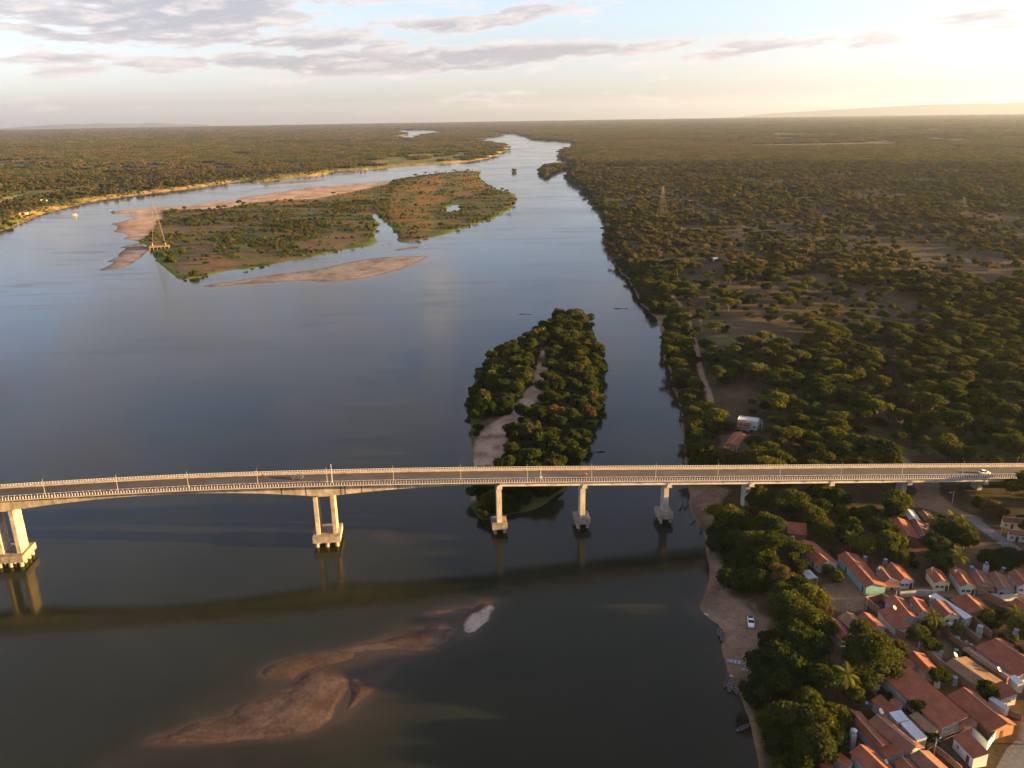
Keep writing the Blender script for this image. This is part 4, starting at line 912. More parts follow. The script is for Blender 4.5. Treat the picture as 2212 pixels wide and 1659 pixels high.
house('long teal house with a patch of blackened tiles', h5(893, 797), h5(635, 512), h5(810, 828), h5(985, 800), wall='teal', front=None, sides=5, roof='tile')
e = house('low tiled house with porch between teal and white houses', h5(1030, 752), h5(940, 638), h5(975, 768), h5(1108, 757), wall='white', front='d', roof='brown')
porch('', e, 2.2, y0=-2.8, y1=2.8, x=3.7, roof='brown')
house('white house with two windows and lit orange roof slope', h5(1160, 745), h5(1035, 605), h5(1100, 757), h5(1238, 757), wall='white', front='dww')
house('cream house with yellow trim and two windows facing the street', h5(1490, 762), h5(1405, 647), h5(1415, 782), h5(1560, 780), wall='cream', front='dww')
house('mint green house with two windows facing the street', h5(1715, 797), h5(1605, 645), h5(1637, 803), h5(1785, 806), wall='mint', side='white', front='dww')
e = house('grey fronted house with garage door and porch roof', h5(1862, 790), h5(1775, 660), h5(1790, 803), h5(1950, 805), wall='grey', front='g', roof='brown')
porch('', e, 1.6, y0=-3.0, y1=3.0, x=4.2, roof='brown')
house('plain grey house with flat brown roof, beside the porch house', h5(2045, 836), h5(1958, 688), h5(1970, 840), h5(2120, 842), hr=3.8, wall='grey', front='wd', roof='brown')
house('light blue house at the end of the street row', h5(2232, 792), h5(2130, 668), h5(2150, 804), h5(2302, 802), wall='blue', front='dww', sides=2, roof='tile')
house('brick house with broad red roof in the gardens', h5(1200, 373), h5(1096, 208), h5(1108, 382), h5(1292, 384), wall='brick', front='d')
house('narrow shed with grey zinc roof behind the brick house', h5(1245, 222), h5(1178, 130), h5(1205, 241), h5(1284, 213), wall='brick', roof='zinc', front=None, hr=3.6, he=3.0)
house('dark red roofed outbuilding beside the brick house', h5(1350, 396), h5(1255, 222), h5(1302, 408), h5(1397, 388), wall='brick', roof='brown', front=None, hr=3.8)
house('small red roofed hut by the dirt road', h5(1385, 228), h5(1318, 145), h5(1335, 240), h5(1430, 222), wall='brick', roof='brown', front='d', hr=3.4, he=2.6)
house('cream house with windows beside the paved road', h5(2260, 222), h5(2020, 208), h5(2230, 262), None, wall='cream', front=None, sides=4, roof='brown')
house('white house with round openings by the paved road', h5(2290, 335), h5(2075, 316), h5(2255, 375), None, wall='white', front=None, sides=4, roof='brown')
house('red tiled house with lean-to near the riverside trees', h5(290, 262), h5(120, 246), h5(320, 372), None, wall='white', side='brick', front='w', mono=True, hr=4.6, he=2.7)
house('tiny red roofed hut half hidden by garden trees', h5(520, 232), h5(430, 222), h5(535, 262), None, wall='brick', front=None, mono=True, hr=3.4, he=2.6)
house('open shelter with grey zinc roof by the square trees', h5(370, 745), h5(298, 672), h5(330, 778), h5(412, 762), roof='zinc', open_=True, hr=2.9, he=2.6, over=.2)
house('long low red roofed shed by the stony yard', h5(2040, 492), h5(1850, 492), h5(2040, 515), None, wall='grey', front=None, mono=True, roof='tile', hr=3.0, he=2.5)
# south of the street
house('large red roofed house with satellite dish behind brick yard', h3(1095, 414), h3(930, 214), h3(985, 445), h3(1157, 412), wall='grey', front=None)
house('low red roofed wing with white side wall', h3(1085, 515), h3(902, 328), h3(942, 558), None, wall='white', front=None, mono=True, hr=3.5, he=2.7, zg=None)
house('narrow white house with lit roof slope south of the street', h3(1215, 365), h3(1110, 226), h3(1165, 382), h3(1297, 364), wall='white', side='blue', front='d', sides=2)
house('cream gabled house with two dark windows behind the palm', h3(1480, 396), h3(1330, 244), h3(1395, 414), h3(1564, 394), wall='cream', front='ww', roof='brown')
house('long white metal lean-to roof along the cream house', h3(1700, 425), h3(1340, 192), h3(1645, 462), None, wall='grey', roof='white', front=None, mono=True, hr=3.3, he=3.0, over=.25)
house('broad red hipped house south of the street', h3(1800, 352), h3(1640, 200), h3(1580, 350), h3(1864, 335), wall='brick', front='d', hr=4.6)
house('red roofed house at the frame edge behind brick walls', h3(2360, 375), h3(2130, 240), h3(2150, 350), h3(2400, 330), wall='brick', front=None)
house('narrow red roofed house nearest the big tree, first of three', h3(465, 602), h3(310, 430), h3(400, 672), h3(507, 600), wall='grey', front=None)
house('middle house of three with mottled old tiles on one slope', h3(600, 508), h3(455, 378), h3(490, 547), h3(642, 496), wall='brick', front=None, roof='old')
house('third of three narrow houses, beside the brick yard', h3(765, 512), h3(625, 378), h3(685, 534), h3(848, 528), wall='grey', front=None)
house('small house with brightly lit orange roof by the lane', h3(1290, 950), h3(1113, 764), h3(1235, 990), h3(1370, 942), wall='grey', side='white', front='w')
house('low lean-to roof beside the brightly lit house', h3(1150, 900), h3(1000, 800), h3(1060, 930), None, wall='grey', front=None, mono=True, hr=3.3, he=2.7)
house('broad house with mottled brown old tiles', h1_(1955, 822), h1_(1648, 612), h1_(1862, 852), h1_(2046, 795), wall='brick', roof='old', front=None, hr=3.8)
house('long ridge-roofed house at the frame edge by the gardens', h1_(2330, 672), h1_(1982, 452), h1_(1865, 562), h1_(2350, 600), wall='grey', front=None, sides=4)
house('thin strip of mottled roof along the garden wall', h1_(2085, 760), h1_(1740, 525), h1_(2060, 775), h1_(2115, 750), wall='brick', roof='old', front=None, hr=3.0, he=2.7)
house('very large single-slope red roof in the village block', h4(1600, 610), h4(930, 58), h4(1330, 790), None, wall='grey', front=None, mono=True, hr=4.6, he=2.9, sides=0)
house('ridge-roofed house with pale lit eave beside the large roof', h4(2035, 692), h4(1530, 288), h4(1850, 800), h4(2100, 688), wall='brick', front='d')
house('white corner house with red stripe on its wall', h4(1830, 1030), h4(1582, 776), h4(1692, 1142), None, wall='white', front=None, mono=True, hr=4.0, he=3.1, sides=2)
house('square white metal roof in the village block', h4(930, 652), h4(832, 542), h4(810, 697), None, wall='grey', roof='white', front=None, mono=True, hr=3.9, he=3.6, over=.15)
house('long white metal roof running to the lane', h4(1128, 850), h4(938, 658), h4(1030, 902), None, wall='grey', roof='white', front=None, mono=True, hr=3.7, he=3.4, over=.15)
house('narrow house with brightly lit slope above the bottom roofs', h4(625, 935), h4(268, 535), h4(590, 1000), h4(690, 905), wall='grey', front=None)
house('long ridge-roofed house beside the white metal roof', h4(1005, 960), h4(557, 592), h4(880, 1040), h4(1062, 935), wall='grey', front=None, roof='brown')
house('plain red roof behind the white metal roof', h4(800, 537), h4(602, 366), h4(690, 602), None, wall='grey', front=None, mono=True, hr=3.9, he=3.0)
house('short red roof with branch shadows at the bottom', h4(880, 1030), h4(790, 915), h4(700, 1122), None, wall='grey', front=None, mono=True, hr=3.6, he=2.9, over=.2)
house('wide house with sunlit slope at the bottom of the photo', h4(720, 1260), h4(372, 928), h4(420, 1180), h4(800, 1240), wall='grey', front=None)
house('lowest ridge-roofed house by the utility pole', h4(1310, 1240), h4(1032, 990), h4(1100, 1230), h4(1385, 1210), wall='grey', front='d', roof='brown')
house('small roof under the big bright tree at the bottom', h4(300, 1130), h4(150, 1018), h4(190, 1172), None, wall='grey', front=None, mono=True, hr=3.2, he=2.7, over=.2)
house('corner of a red roof at the very bottom edge', h4(150, 1250), h4(20, 1110), h4(40, 1300), None, wall='grey', front=None, mono=True, hr=3.2, he=2.7)
house('sunlit roof between the two bottom houses', h4(1010, 1240), h4(850, 1070), h4(830, 1215), h4(1060, 1230), wall='grey', front=None, roof='tile', hr=3.9)
house('small tiled house beside the paved street', h4(2150, 357), h4(1976, 216), h4(2000, 462), None, wall='grey', front=None, mono=True, hr=3.8, he=2.9, sides=1)
house('white metal roof by the frame edge', h4(2215, 238), h4(2112, 150), h4(2170, 282), None, wall='grey', roof='white', front=None, mono=True, hr=3.3, he=3.0, over=.1)
house('narrow white slab roof in front of the small tiled house', h4(2052, 513), h4(1862, 386), h4(1990, 532), None, wall='white', roof='white', front=None, mono=True, hr=2.7, he=2.5, over=.1)
house('small red roof linking the large roof and the ridge house', h4(1700, 690), h4(1625, 620), h4(1590, 775), None, wall='brick', front=None, mono=True, hr=3.7, he=3.2, over=.2, roof='brown')

house('patch of mottled old tiles beside the long metal roof', h4(1255, 770), h4(1015, 560), h4(1170, 825), None, wall='brick', front=None, mono=True, hr=3.3, he=2.8, over=.15, roof='old')
house('low red annex between the large roof and the plain roof', h4(860, 480), h4(770, 400), h4(800, 520), None, wall='grey', front=None, mono=True, hr=3.0, he=2.6, over=.15, roof='brown')

# house north of the bridge, with the tiled pavilion
def slab_house():
    g = on_land(cH(1400, 760)).z
    P = [gp(cH(1130, 680), g+.3), gp(cH(1540, 735), g+.3)]; d = (P[1]-P[0]); ln = d.length; ux = d.normalized(); rz = math.atan2(ux.y, ux.x)
    e = empty('house', (P[0].x, P[0].y, g), rz); D = 5.6
    MB().box((ln/2, D/2, 1.9), (ln, D, 4.4)).build('wall', WM['white'], e)
    MB().box((ln/2, D/2+.1, 4.16), (ln+.3, D+.4, .12)).build('roof_slab', WM['white'], e)
    for x0, x1, y0, y1 in ((0, ln, -.07, .09), (0, ln, D-.05, D+.12), (-.08, .08, .1, D-.06), (ln-.08, ln+.08, .1, D-.06)): MB().box(((x0+x1)/2, (y0+y1)/2, 4.40), (x1-x0, y1-y0, .36)).build('parapet', WM['white'], e)
    MB().prism([(0, -.08, 3.3), (ln*.68, -.08, 3.3), (ln*.68, -1.5, 2.7), (0, -1.5, 2.7)], (0, 0, .1)).build('veranda_roof', RT['tile'], e)
    for i in range(4): MB().box((.1+ln*.66*i/3, -1.4, 1.35), (.14, .14, 2.68)).build('post', WM['white'], e)
    MB().box((ln*.34, -1.45, .45), (ln*.66, .12, .9)).build('parapet', WM['white'], e)
    for x in (.18, .40): window_part(e, ln*x, -.002, 1.6, 0, -1, 1.4, 1.0)
    door_part(e, ln*.56, -.002, .05, 0, -1); window_part(e, ln*.86, -.002, 1.6, 0, -1, 1.1, 1.0)
    MB().prism([(-1.5, -1.55, 2.3), (ln*.62, -1.55, 2.3), (ln*.62, -3.6, 1.9), (-1.5, -3.6, 1.9)], (0, 0, .1)).build('lower_roof', RT['brown'], e)
    for x in (-1.3, ln*.3, ln*.58): MB().box((x, -3.45, .9), (.14, .14, 1.98)).build('post', WM['white'], e)
    tag(e, 'white flat-roofed house with tiled veranda among trees beyond the bridge', 'house', None)
    HOUSES.append((Vector((P[0].x, P[0].y, g)), rz, -1, ln+1, -4, D+1))
    tk = empty('water_tank', e.matrix_basis @ Vector((ln+1.2, 3.0, 0))); tk.rotation_euler = (0, 0, rz)
    for sx in (-.7, .7):
        for sy in (-.7, .7): MB().box((sx, sy, 1.6), (.2, .2, 3.2)).build('leg', WM['white'], tk)
    MB().box((0, 0, 3.28), (1.9, 1.9, .15)).build('platform', WM['white'], tk); MB().lathe((0, 0, 3.36), [(.7, 0), (.85, .9), (.6, 1.1), (.15, 1.2)], 14).build('tank', M_TANK, tk, smooth=True)
    tag(tk, 'blue water tank on a white frame beside the flat-roofed house', 'water tank')
M_TANK = mat('blue_tank', (.06, .13, .27), .5, .12, 1.5); M_TANKG = mat('grey_tank', (.22, .24, .27), .6, .12, 1.5)
slab_house()
house('red tiled pavilion on white posts beside the flat-roofed house', cH(1010, 1015), cH(1200, 765), cH(880, 1000), cH(1150, 1050), hr=4.0, he=3.2, open_=True, over=.3)

# walls round yards
def wall_run(label, pts, h=2.2, m='brick', th=.18):
    P = [gp(p, 5.2) for p in pts]; P = [Vector((p.x, p.y, gz(p.x, p.y))) for p in P]
    e = empty('yard_wall', P[0])
    for a, b in zip(P[:-1], P[1:]):
        d = b-a; L_ = Vector((d.x, d.y, 0)).length; ux = Vector((d.x, d.y, 0)).normalized()
        MB().frame((a+b)/2+Vector((0, 0, h/2-.15)), ux, Vector((-ux.y, ux.x, 0)), (0, 0, 1), L_/2+th/2-.003, th/2, h/2+.15).build('wall_panel', WM[m], e, P[0])
        MB().frame((a+b)/2+Vector((0, 0, h+.03)), ux, Vector((-ux.y, ux.x, 0)), (0, 0, 1), L_/2+th/2+.01, th/2+.03, .03).build('coping', M_CONC2, e, P[0])
    tag(e, label, 'wall', 'yard walls of the village')
wall_run('brick wall round the concrete yard beside the square', cp(cV3, (770, 395), (640, 290), (800, 262), (865, 300)), 2.4)
wall_run('brick wall along the lane behind the brightly lit house', cp(cV6, (710, 1060), (1000, 1290)), 2.2)
wall_run('long brick wall between the back gardens', cp(cV6, (1060, 800), (1240, 930), (1560, 1060)), 2.0)
wall_run('brick wall behind the cream house and metal lean-to', cp(cV6, (1230, 640), (1420, 560), (1700, 800)), 2.4)
wall_run('brick wall parting the two back yards with blue barrels', cp(cV6, (1300, 720), (1520, 880)), 2.2)
wall_run('brick walls of the yard at the end of the street', cp(cV6, (1580, 170), (1900, 330), (2120, 440)), 2.6)
wall_run('white and brick street wall south of the row houses', cp(cV6, (1700, 200), (1840, 230), (2090, 210)), 2.4, 'white')
wall_run('grey wall between the street and the narrow white house', cp(cV6, (300, 170), (560, 150), (860, 160)), 2.2, 'grey')
wall_run('blue-grey wall of the open court by the paved street', cp(cV4, (1620, 830), (1785, 1000), (1880, 870), (1745, 760)), 2.6, 'blue')
wall_run('low brick wall beside the lane to the paved street', cp(cV4, (1110, 930), (1290, 1050), (1500, 1230)), 1.7)
wall_run('brick wall along the paved street verge', cp(cV4, (1990, 590), (2180, 670)), 1.6)
wall_run('grey boundary wall left of the large roof', cp(cV4, (600, 250), (730, 370), (880, 520)), 2.6, 'grey')

# small outbuildings, tanks, dishes, poles
def tank(label, pix, h=2.6, m=None, r=.62, stand='brick'):
    p = on_land(pix); p2 = gp(pix, p.z+h); g = gz(p2.x, p2.y); e = empty('water_tank', (p2.x, p2.y, g))
    if stand: MB().box((0, 0, h/2-.1), (1.25, 1.25, h+.2)).build('stand', WM[stand], e)
    MB().lathe((0, 0, h+.003), [(r*.85, 0), (r, .75), (r*1.04, .78), (r*1.04, .86)], 16).build('tank', m or M_TANK, e, smooth=False)
    MB().lathe((0, 0, h+.865), [(r*1.06, 0), (r*.8, .12), (r*.25, .2)], 16).build('lid', M_TANKG, e)
    tag(e, label, 'water tank', 'household water tanks')
tank('blue water tank on brick stand below the palm', cV6(895, 610), 2.4); tank('grey water tank on round tower behind the gardens', cV6(1535, 640), 3.0, M_TANKG, .75, 'grey'); tank('grey water tank beside the small yellow-green tree', cV6(1070, 600), 2.6, M_TANKG, .7)
tank('grey lidded water tank at the far garden edge', cV6(2095, 690), 2.4, M_TANKG, .75, 'grey'); tank('blue tank on the ground in the back yard', cV6(1190, 815), .1, None, .6, None); tank('blue tank beside the mottled roof', cV6(1170, 1010), .2, None, .6, None)
tank('blue barrel tank by the brick yard wall', cV6(1320, 880), .1, None, .5, None); tank('second blue barrel tank by the brick yard wall', cV6(1390, 925), .1, None, .5, None); tank('blue tank at the foot of the long ridge-roofed house', cV6(1500, 1000), .1, None, .6, None)
tank('blue water tank on stand in front of the brick house', cV7(888, 1095), 2.8, None, .6, 'grey'); tank('blue water tank behind the white street house', cV7(415, 1400), 3.0); tank('blue tank behind the teal house', cV7(150, 1370), 2.6); tank('blue tank beside the dark red outbuilding', cV7(950, 940), 3.4)
tank('blue tank behind the porch house of the row', cV7(1530, 1500), 4.2, None, .6, None); tank('small blue tank on tall stand behind the row', cV7(1725, 1445), 3.4, None, .5, 'white'); tank('blue tank near the plain grey house', cV7(1945, 1512), 3.2)
tank('grey-blue tank above the narrow lit house at the bottom', cV4(300, 800), 4.4, M_TANKG, .75, 'grey'); tank('grey tank behind the ridge-roofed house', cV6(1145, 1430), 1.5, M_TANKG, .7, 'grey'); tank('blue tank beside the low white-walled wing', cV6(410, 640), 1.8)
tank('blue tank behind the long white house', cV5(172, 400), 2.2, None, .7, 'grey'); tank('small blue tank on the porch house roof', cV7(328, 1505), 4.0, M_TANKG, .4, None); tank('small grey tank on the mint house roof', cV7(1315, 1545), 4.0, M_TANKG, .4, None)
def outbuilding(label, pix, sx, sy, h, rz, m='brick'):
    p = on_land(pix); e = empty('outbuilding', p, rz); MB().box((0, 0, h/2-.15), (sx, sy, h+.3)).build('wall', WM[m], e); MB().box((0, 0, h+.06), (sx+.15, sy+.15, .1)).build('roof_slab', M_CONC2, e)
    door_part(e, sx/2, 0, .02, 1, 0, None, .75, min(1.95, h-.2)); tag(e, label, 'outbuilding')
outbuilding('small brick privy with dark door by the lane', cV6(330, 760), 2.2, 2.6, 2.3, -.75); outbuilding('brick garden hut beside the palm', cV6(740, 700), 2.0, 2.0, 2.0, -.6); outbuilding('little white roofed shed behind the lit house', cV6(880, 1080), 2.4, 1.8, 2.0, -.6, 'white')
outbuilding('white box on the roof edge by the plain red roof', cV4(555, 365), 1.2, 1.0, 2.6, -.6, 'white'); outbuilding('white sided shed under the large roof', cV4(1240, 275), 1.4, 2.2, 2.4, -.7, 'white')
def dish(label, pix, h, r=.75):
    p = on_land(pix); q = gp(pix, p.z+h); e = empty('satellite_dish', q, .6)
    mb = MB(); n = 14; vs = [(0, 0, -.16*r)]; fs = []
    for j, (rr, zz) in enumerate(((.5*r, -.11*r), (r, .10*r))): vs += [(rr*math.cos(2*math.pi*i/n), rr*math.sin(2*math.pi*i/n), zz) for i in range(n)]
    fs += [(0, 1+i, 1+(i+1) % n) for i in range(n)] + [(1+i, 1+n+i, 1+n+(i+1) % n, 1+(i+1) % n) for i in range(n)]
    o = mb.add(vs, fs).build('reflector', WM['white'], e, smooth=True); o.rotation_euler = (.75, 0, .3); so = o.modifiers.new('thick', 'SOLIDIFY'); so.thickness = .03
    MB().bar((0, 0, -.05), (.25, -.55*r, .55*r), .02, 4).build('feed_arm', M_DARK, e); MB().bar((0, .1, -h), (0, .05, -.1), .035, 6).build('mast', M_GALV, e); tag(e, label, 'satellite dish', 'satellite dishes on village roofs')
dish('pale satellite dish on the large house behind the brick yard', cV3(935, 340), 4.4); dish('satellite dish at the end of the mottled roof', cV6(1160, 1045), 3.8); dish('satellite dish on the thin mottled strip roof', cV6(1830, 1270), 3.4); dish('satellite dish between the bottom lit roof and the plain roof', cV4(610, 560), 4.3)
dish('small dish at the foot of the short red roof', cV4(668, 1125), 3.2, .55); dish('dish on the wall behind the narrow white house', cV6(770, 165), 2.8, .6)
M_POLE = mat('concrete_pole', (.36, .31, .26), .85, .15, 1.0)
POLES = []
def pole(label, base, top, lampside=None, cross=True):
    p = on_land(base); lo, hi = 2.0, 14.0
    # height from the top position
    h = 8.0; best = 1e9
    for k in range(30, 140):
        hh = k/10; dz = p.z+hh-CAMH; dp = p.y*math.cos(PITCH)-dz*math.sin(PITCH); up = p.y*math.sin(PITCH)+dz*math.cos(PITCH); v = 829.5-FPX*(_s*p.x/dp+_c*up/dp)
        if abs(v-top[1]) < best: best = abs(v-top[1]); h = hh
    e = empty('utility_pole', p, .7); MB().bar((0, 0, -.3), (0, 0, h), .15, 8, .09).build('pole', M_POLE, e)
    if cross: MB().box((0, 0, h-.5), (.1, 1.9, .12)).build('crossarm', M_WOOD, e)
    if lampside is not None:
        MB().bar((0, 0, h-1.2), (1.3*math.cos(lampside), 1.3*math.sin(lampside), h-.6), .04, 6).build('lamp_arm', M_GALV, e); MB().box((1.55*math.cos(lampside), 1.55*math.sin(lampside), h-.58), (.55, .25, .12), lampside).build('lamp_head', M_LENS, e)
    tag(e, label, 'utility pole', 'utility poles in the village'); POLES.append((p, h)); return p, h
pl = [pole('utility pole with lamp beside the long metal roof', cV4(1200, 1050), cV4(1240, 860), -.2), pole('utility pole with lamp beside the paved street', cV4(1990, 600), cV4(2035, 420), -.3),
      pole('lit street lamp pole in the gardens by the lane', cV6(580, 1010), cV6(605, 845), -.4, False), pole('utility pole by the brick yard and square', cV3(650, 365), cV3(668, 240), None), pole('thin pole at the corner of the large dish house', cV3(940, 260), cV3(945, 170), None, False),
      pole('wooden pole in front of the teal house', cV5(830, 830), cV5(838, 760), None, False), pole('wooden pole in front of the porch house', cV5(1020, 820), cV5(1040, 740), None, False), pole('pale pole in front of the cream house', cV5(1382, 790), cV5(1392, 665), .4), pole('wooden pole in front of the grey garage house', cV5(1825, 840), cV5(1830, 760), None, False),
      pole('grey utility pole beside the dirt road', cV7(1280, 650), cV7(1312, 485), 2.6), pole('utility pole beside the paved road houses', cV7(1910, 1060), cV7(1930, 945), .5), pole('thin bare pole above the brick house', cV7(515, 810), cV7(540, 690), None, False), pole('leaning post at the edge of the square', cV1(830, 230), cV1(836, 175), None, False), pole('second leaning post at the edge of the square', cV1(795, 228), cV1(800, 180), None, False)]
M_WIRE = mat('wire', (.18, .13, .09), .7, .1, 2.0)
def wire(label, a, b, off):
    mb = MB(); n = 14; prev = None
    for i in range(n+1):
        t = i/n; q = a.lerp(b, t)+Vector((0, 0, -1.1*4*t*(1-t)))+off
        if prev is not None: mb.bar(prev, q, .022, 3)
        prev = q
    o = mb.build('cable', M_WIRE, None); tag(o, label, 'cable', 'overhead cables')
tops = [p+Vector((0, 0, h-.4)) for p, h in pl]
pdir = (tops[1]-tops[0]).normalized(); beyond = tops[1]+(tops[1]-tops[0])*1.2+Vector((0, 0, -.5)); before = tops[0]-(tops[1]-tops[0])*1.0
for k, (a, b, nm) in enumerate(((tops[0], tops[1], 'between the two lamp poles'), (tops[1], beyond, 'from the paved street pole out of frame'), (before, tops[0], 'from the metal roof pole to the bottom edge'))):
    for j, w_ in enumerate(('first', 'second', 'third')): wire('%s overhead cable %s' % (w_, nm), a, b, Vector((-pdir.y, pdir.x, 0))*(j-1)*.7)
# long wall banner stripe and clothes line
cl = empty('washing', on_land(cV4(400, 540)), -.75); base_z = 3.0
for i, c in enumerate(((.10, .12, .30), (.30, .06, .10), (.05, .05, .07), (.35, .36, .42), (.06, .09, .22))):
    MB().box((-1.6+i*.8, 0, base_z-.5), (.6, .05, .9)).build('garment', mat('cloth_%d' % i, c, .9, .1, 3.0), cl)
MB().bar((-2.3, 0, base_z), (2.3, 0, base_z), .015, 4).build('line', M_WIRE, cl)
for x in (-2.3, 2.3): MB().bar((x, 0, -.2), (x, 0, base_z+.05), .05, 6).build('post', M_WOOD, cl)
tag(cl, 'coloured washing hung in the small court beside the narrow roof', 'washing')
# ------------------------------------------------------------------ vegetation
def crown_arrays(rng, lobes, quads, size, droop=0.0):
    """leaf sprays on the surface of several lobes; lobes = (x,y,z,rx,ry,rz)"""
    lobes = np.array(lobes, float); area = lobes[:, 3]*lobes[:, 4]+lobes[:, 3]*lobes[:, 5]; pick = rng.choice(len(lobes), quads, p=area/area.sum())
    L = lobes[pick]; d = rng.normal(size=(quads, 3)); d[:, 2] = np.abs(d[:, 2])*np.where(rng.random(quads) < .72, 1, -1); d /= np.linalg.norm(d, axis=1)[:, None]
    rr = np.where(rng.random(quads) < .12, rng.uniform(1.0, 1.28, quads), rng.uniform(.76, 1.06, quads))[:, None]; c = L[:, :3]+d*L[:, 3:]*rr
    nrm = d/L[:, 3:]; nrm /= np.linalg.norm(nrm, axis=1)[:, None]; nrm = nrm*1.0+rng.normal(size=(quads, 3))*.42; nrm /= np.linalg.norm(nrm, axis=1)[:, None]
    a = np.cross(nrm, rng.normal(size=(quads, 3))); a /= np.linalg.norm(a, axis=1)[:, None]; a = a*.75+d*.62+np.array([0, 0, .30]); a /= np.linalg.norm(a, axis=1)[:, None]; b = np.cross(nrm, a); b /= np.linalg.norm(b, axis=1)[:, None]+1e-6
    s = size*rng.uniform(.6, 1.35, quads)[:, None]; k = rng.uniform(.45, .9, quads)[:, None]
    v = np.stack([c-a*s*.9-b*s*k*.25, c-a*s*.05-b*s*k*.75, c+a*s, c+a*s*.05+b*s*k*.8], 1).reshape(-1, 3)
    f = np.arange(quads*4).reshape(-1, 4); return v, f
def core_arrays(lobes, shrink=.80):
    vs = []; fs = []; k = 0
    t = (1+5**.5)/2
    iv = np.array([(-1, t, 0), (1, t, 0), (-1, -t, 0), (1, -t, 0), (0, -1, t), (0, 1, t), (0, -1, -t), (0, 1, -t), (t, 0, -1), (t, 0, 1), (-t, 0, -1), (-t, 0, 1)], float); iv /= np.linalg.norm(iv[0])
    iff = np.array([(0, 11, 5), (0, 5, 1), (0, 1, 7), (0, 7, 10), (0, 10, 11), (1, 5, 9), (5, 11, 4), (11, 10, 2), (10, 7, 6), (7, 1, 8), (3, 9, 4), (3, 4, 2), (3, 2, 6), (3, 6, 8), (3, 8, 9), (4, 9, 5), (2, 4, 11), (6, 2, 10), (8, 6, 7), (9, 8, 1)])
    for l in lobes: vs.append(np.array(l[:3])+iv*np.array(l[3:])*shrink); fs.append(iff+k); k += 12
    return np.vstack(vs), np.vstack(fs)
def crown_mesh(name, rng, lobes, quads, size, m, core=.78):
    v, f = crown_arrays(rng, lobes, quads, size); tri = np.vstack([f[:, [0, 1, 2]], f[:, [0, 2, 3]]])
    if core: cv, cf = core_arrays(lobes, core); tri = np.vstack([tri, cf+len(v)]); v = np.vstack([v, cv])
    return np_mesh(name, v, tri, m)
def lobes_round(rng, R, H, n, zc=.62, squash=.8):
    out = []
    for i in range(n):
        d = rng.normal(size=3); d[2] = abs(d[2])*.9-.25; d /= np.linalg.norm(d); q = rng.uniform(.45, .72); r = R*rng.uniform(.30, .48)
        out.append((d[0]*R*q, d[1]*R*q, H*zc+d[2]*R*q*squash, r, r, r*rng.uniform(.7, .95)))
    out.append((0, 0, H*zc, R*.55, R*.55, R*.5)); return out
def lobes_flat(rng, R, H, n):
    out = []
    for i in range(n):
        a = rng.uniform(0, 6.283); q = R*rng.uniform(.15, .8); r = R*rng.uniform(.24, .42)
        out.append((q*math.cos(a), q*math.sin(a), H*(.93-.30*(q/R)**2)+rng.uniform(-.7, .25), r, r, r*rng.uniform(.30, .48)))
    return out
def lobes_bush(rng, R, H, n):
    out = []
    for i in range(n):
        a = rng.uniform(0, 6.283); q = R*rng.uniform(.1, .72); r = R*rng.uniform(.32, .5)
        out.append((q*math.cos(a), q*math.sin(a), H*rng.uniform(.25, .62)*(1-.4*q/R), r, r, r*rng.uniform(.75, 1.1)))
    return out
def trunk_mesh(rng, H, R, r0, lobes=None, lean=.3):
    mb = MB(); k = Vector((rng.uniform(-lean, lean), rng.uniform(-lean, lean), H*.38)); mb.bar((0, 0, -.4), k, r0, 7, r0*.72)
    for i in range(5):
        if lobes is not None and len(lobes) > i: l = lobes[int(rng.integers(len(lobes)))]; tip = Vector(l[:3])
        else: a = i*1.256; tip = Vector((math.cos(a)*R*.5, math.sin(a)*R*.5, H*.75))
        mid = k.lerp(tip, .5)+Vector((0, 0, -.15*H*.2)); mb.bar(k, mid, r0*.5, 5, r0*.33); mb.bar(mid, tip, r0*.33, 4, r0*.1)
    return mb.mesh('trunk', M_BARK)
PROTO = {}
def proto(kind, mats_, R, H, nl, quads, size, lobefn, r0, seeds):
    L_ = []
    for i, (m, sd) in enumerate(zip(mats_, seeds)):
        rng = np.random.default_rng(sd); lb = lobefn(rng, R, H, nl); cm = crown_mesh('crown', rng, lb, quads, size, m); tm = trunk_mesh(rng, H, R, r0, lb) if r0 else None
        L_.append((cm, tm, m))
    PROTO[kind] = L_
ALLM = [L_DARK, L_OLIVE, L_YEL, L_DRY]
MNAME = {L_BRN: 'dry brown', L_DARK: 'dark green', L_OLIVE: 'olive green', L_YEL: 'yellow-green', L_DRY: 'dry brown', L_MIX: 'mixed green'}
proto('big', [L_DARK, L_DARK, L_OLIVE, L_OLIVE, L_YEL, L_DRY], 7.0, 10.5, 30, 6500, .50, lambda g, R, H, n: lobes_round(g, R, H, n, .6, .85), .45, range(101, 107))
proto('round', [L_DARK, L_OLIVE, L_YEL, L_DRY, L_OLIVE, L_DARK], 4.0, 6.6, 15, 2600, .40, lobes_round, .24, range(201, 207))
proto('flat', [L_OLIVE, L_DARK, L_YEL, L_OLIVE, L_DRY], 5.6, 8.6, 17, 2700, .42, lobes_flat, .26, range(301, 306))
proto('bush', [L_DARK, L_OLIVE, L_DARK, L_YEL, L_DRY], 2.6, 3.4, 11, 1700, .36, lobes_bush, .10, range(401, 406))
proto('round_far', [L_MIX, L_MIX, L_OLIVE, L_DARK, L_BRN], 4.0, 6.6, 9, 300, 1.05, lobes_round, .22, range(501, 506))
proto('flat_far', [L_MIX, L_OLIVE, L_MIX, L_BRN], 5.4, 8.0, 9, 300, 1.1, lobes_flat, .24, range(601, 605))
proto('bush_far', [L_YEL, L_OLIVE, L_YEL], 2.6, 3.0, 6, 160, .7, lobes_bush, 0, range(701, 704))
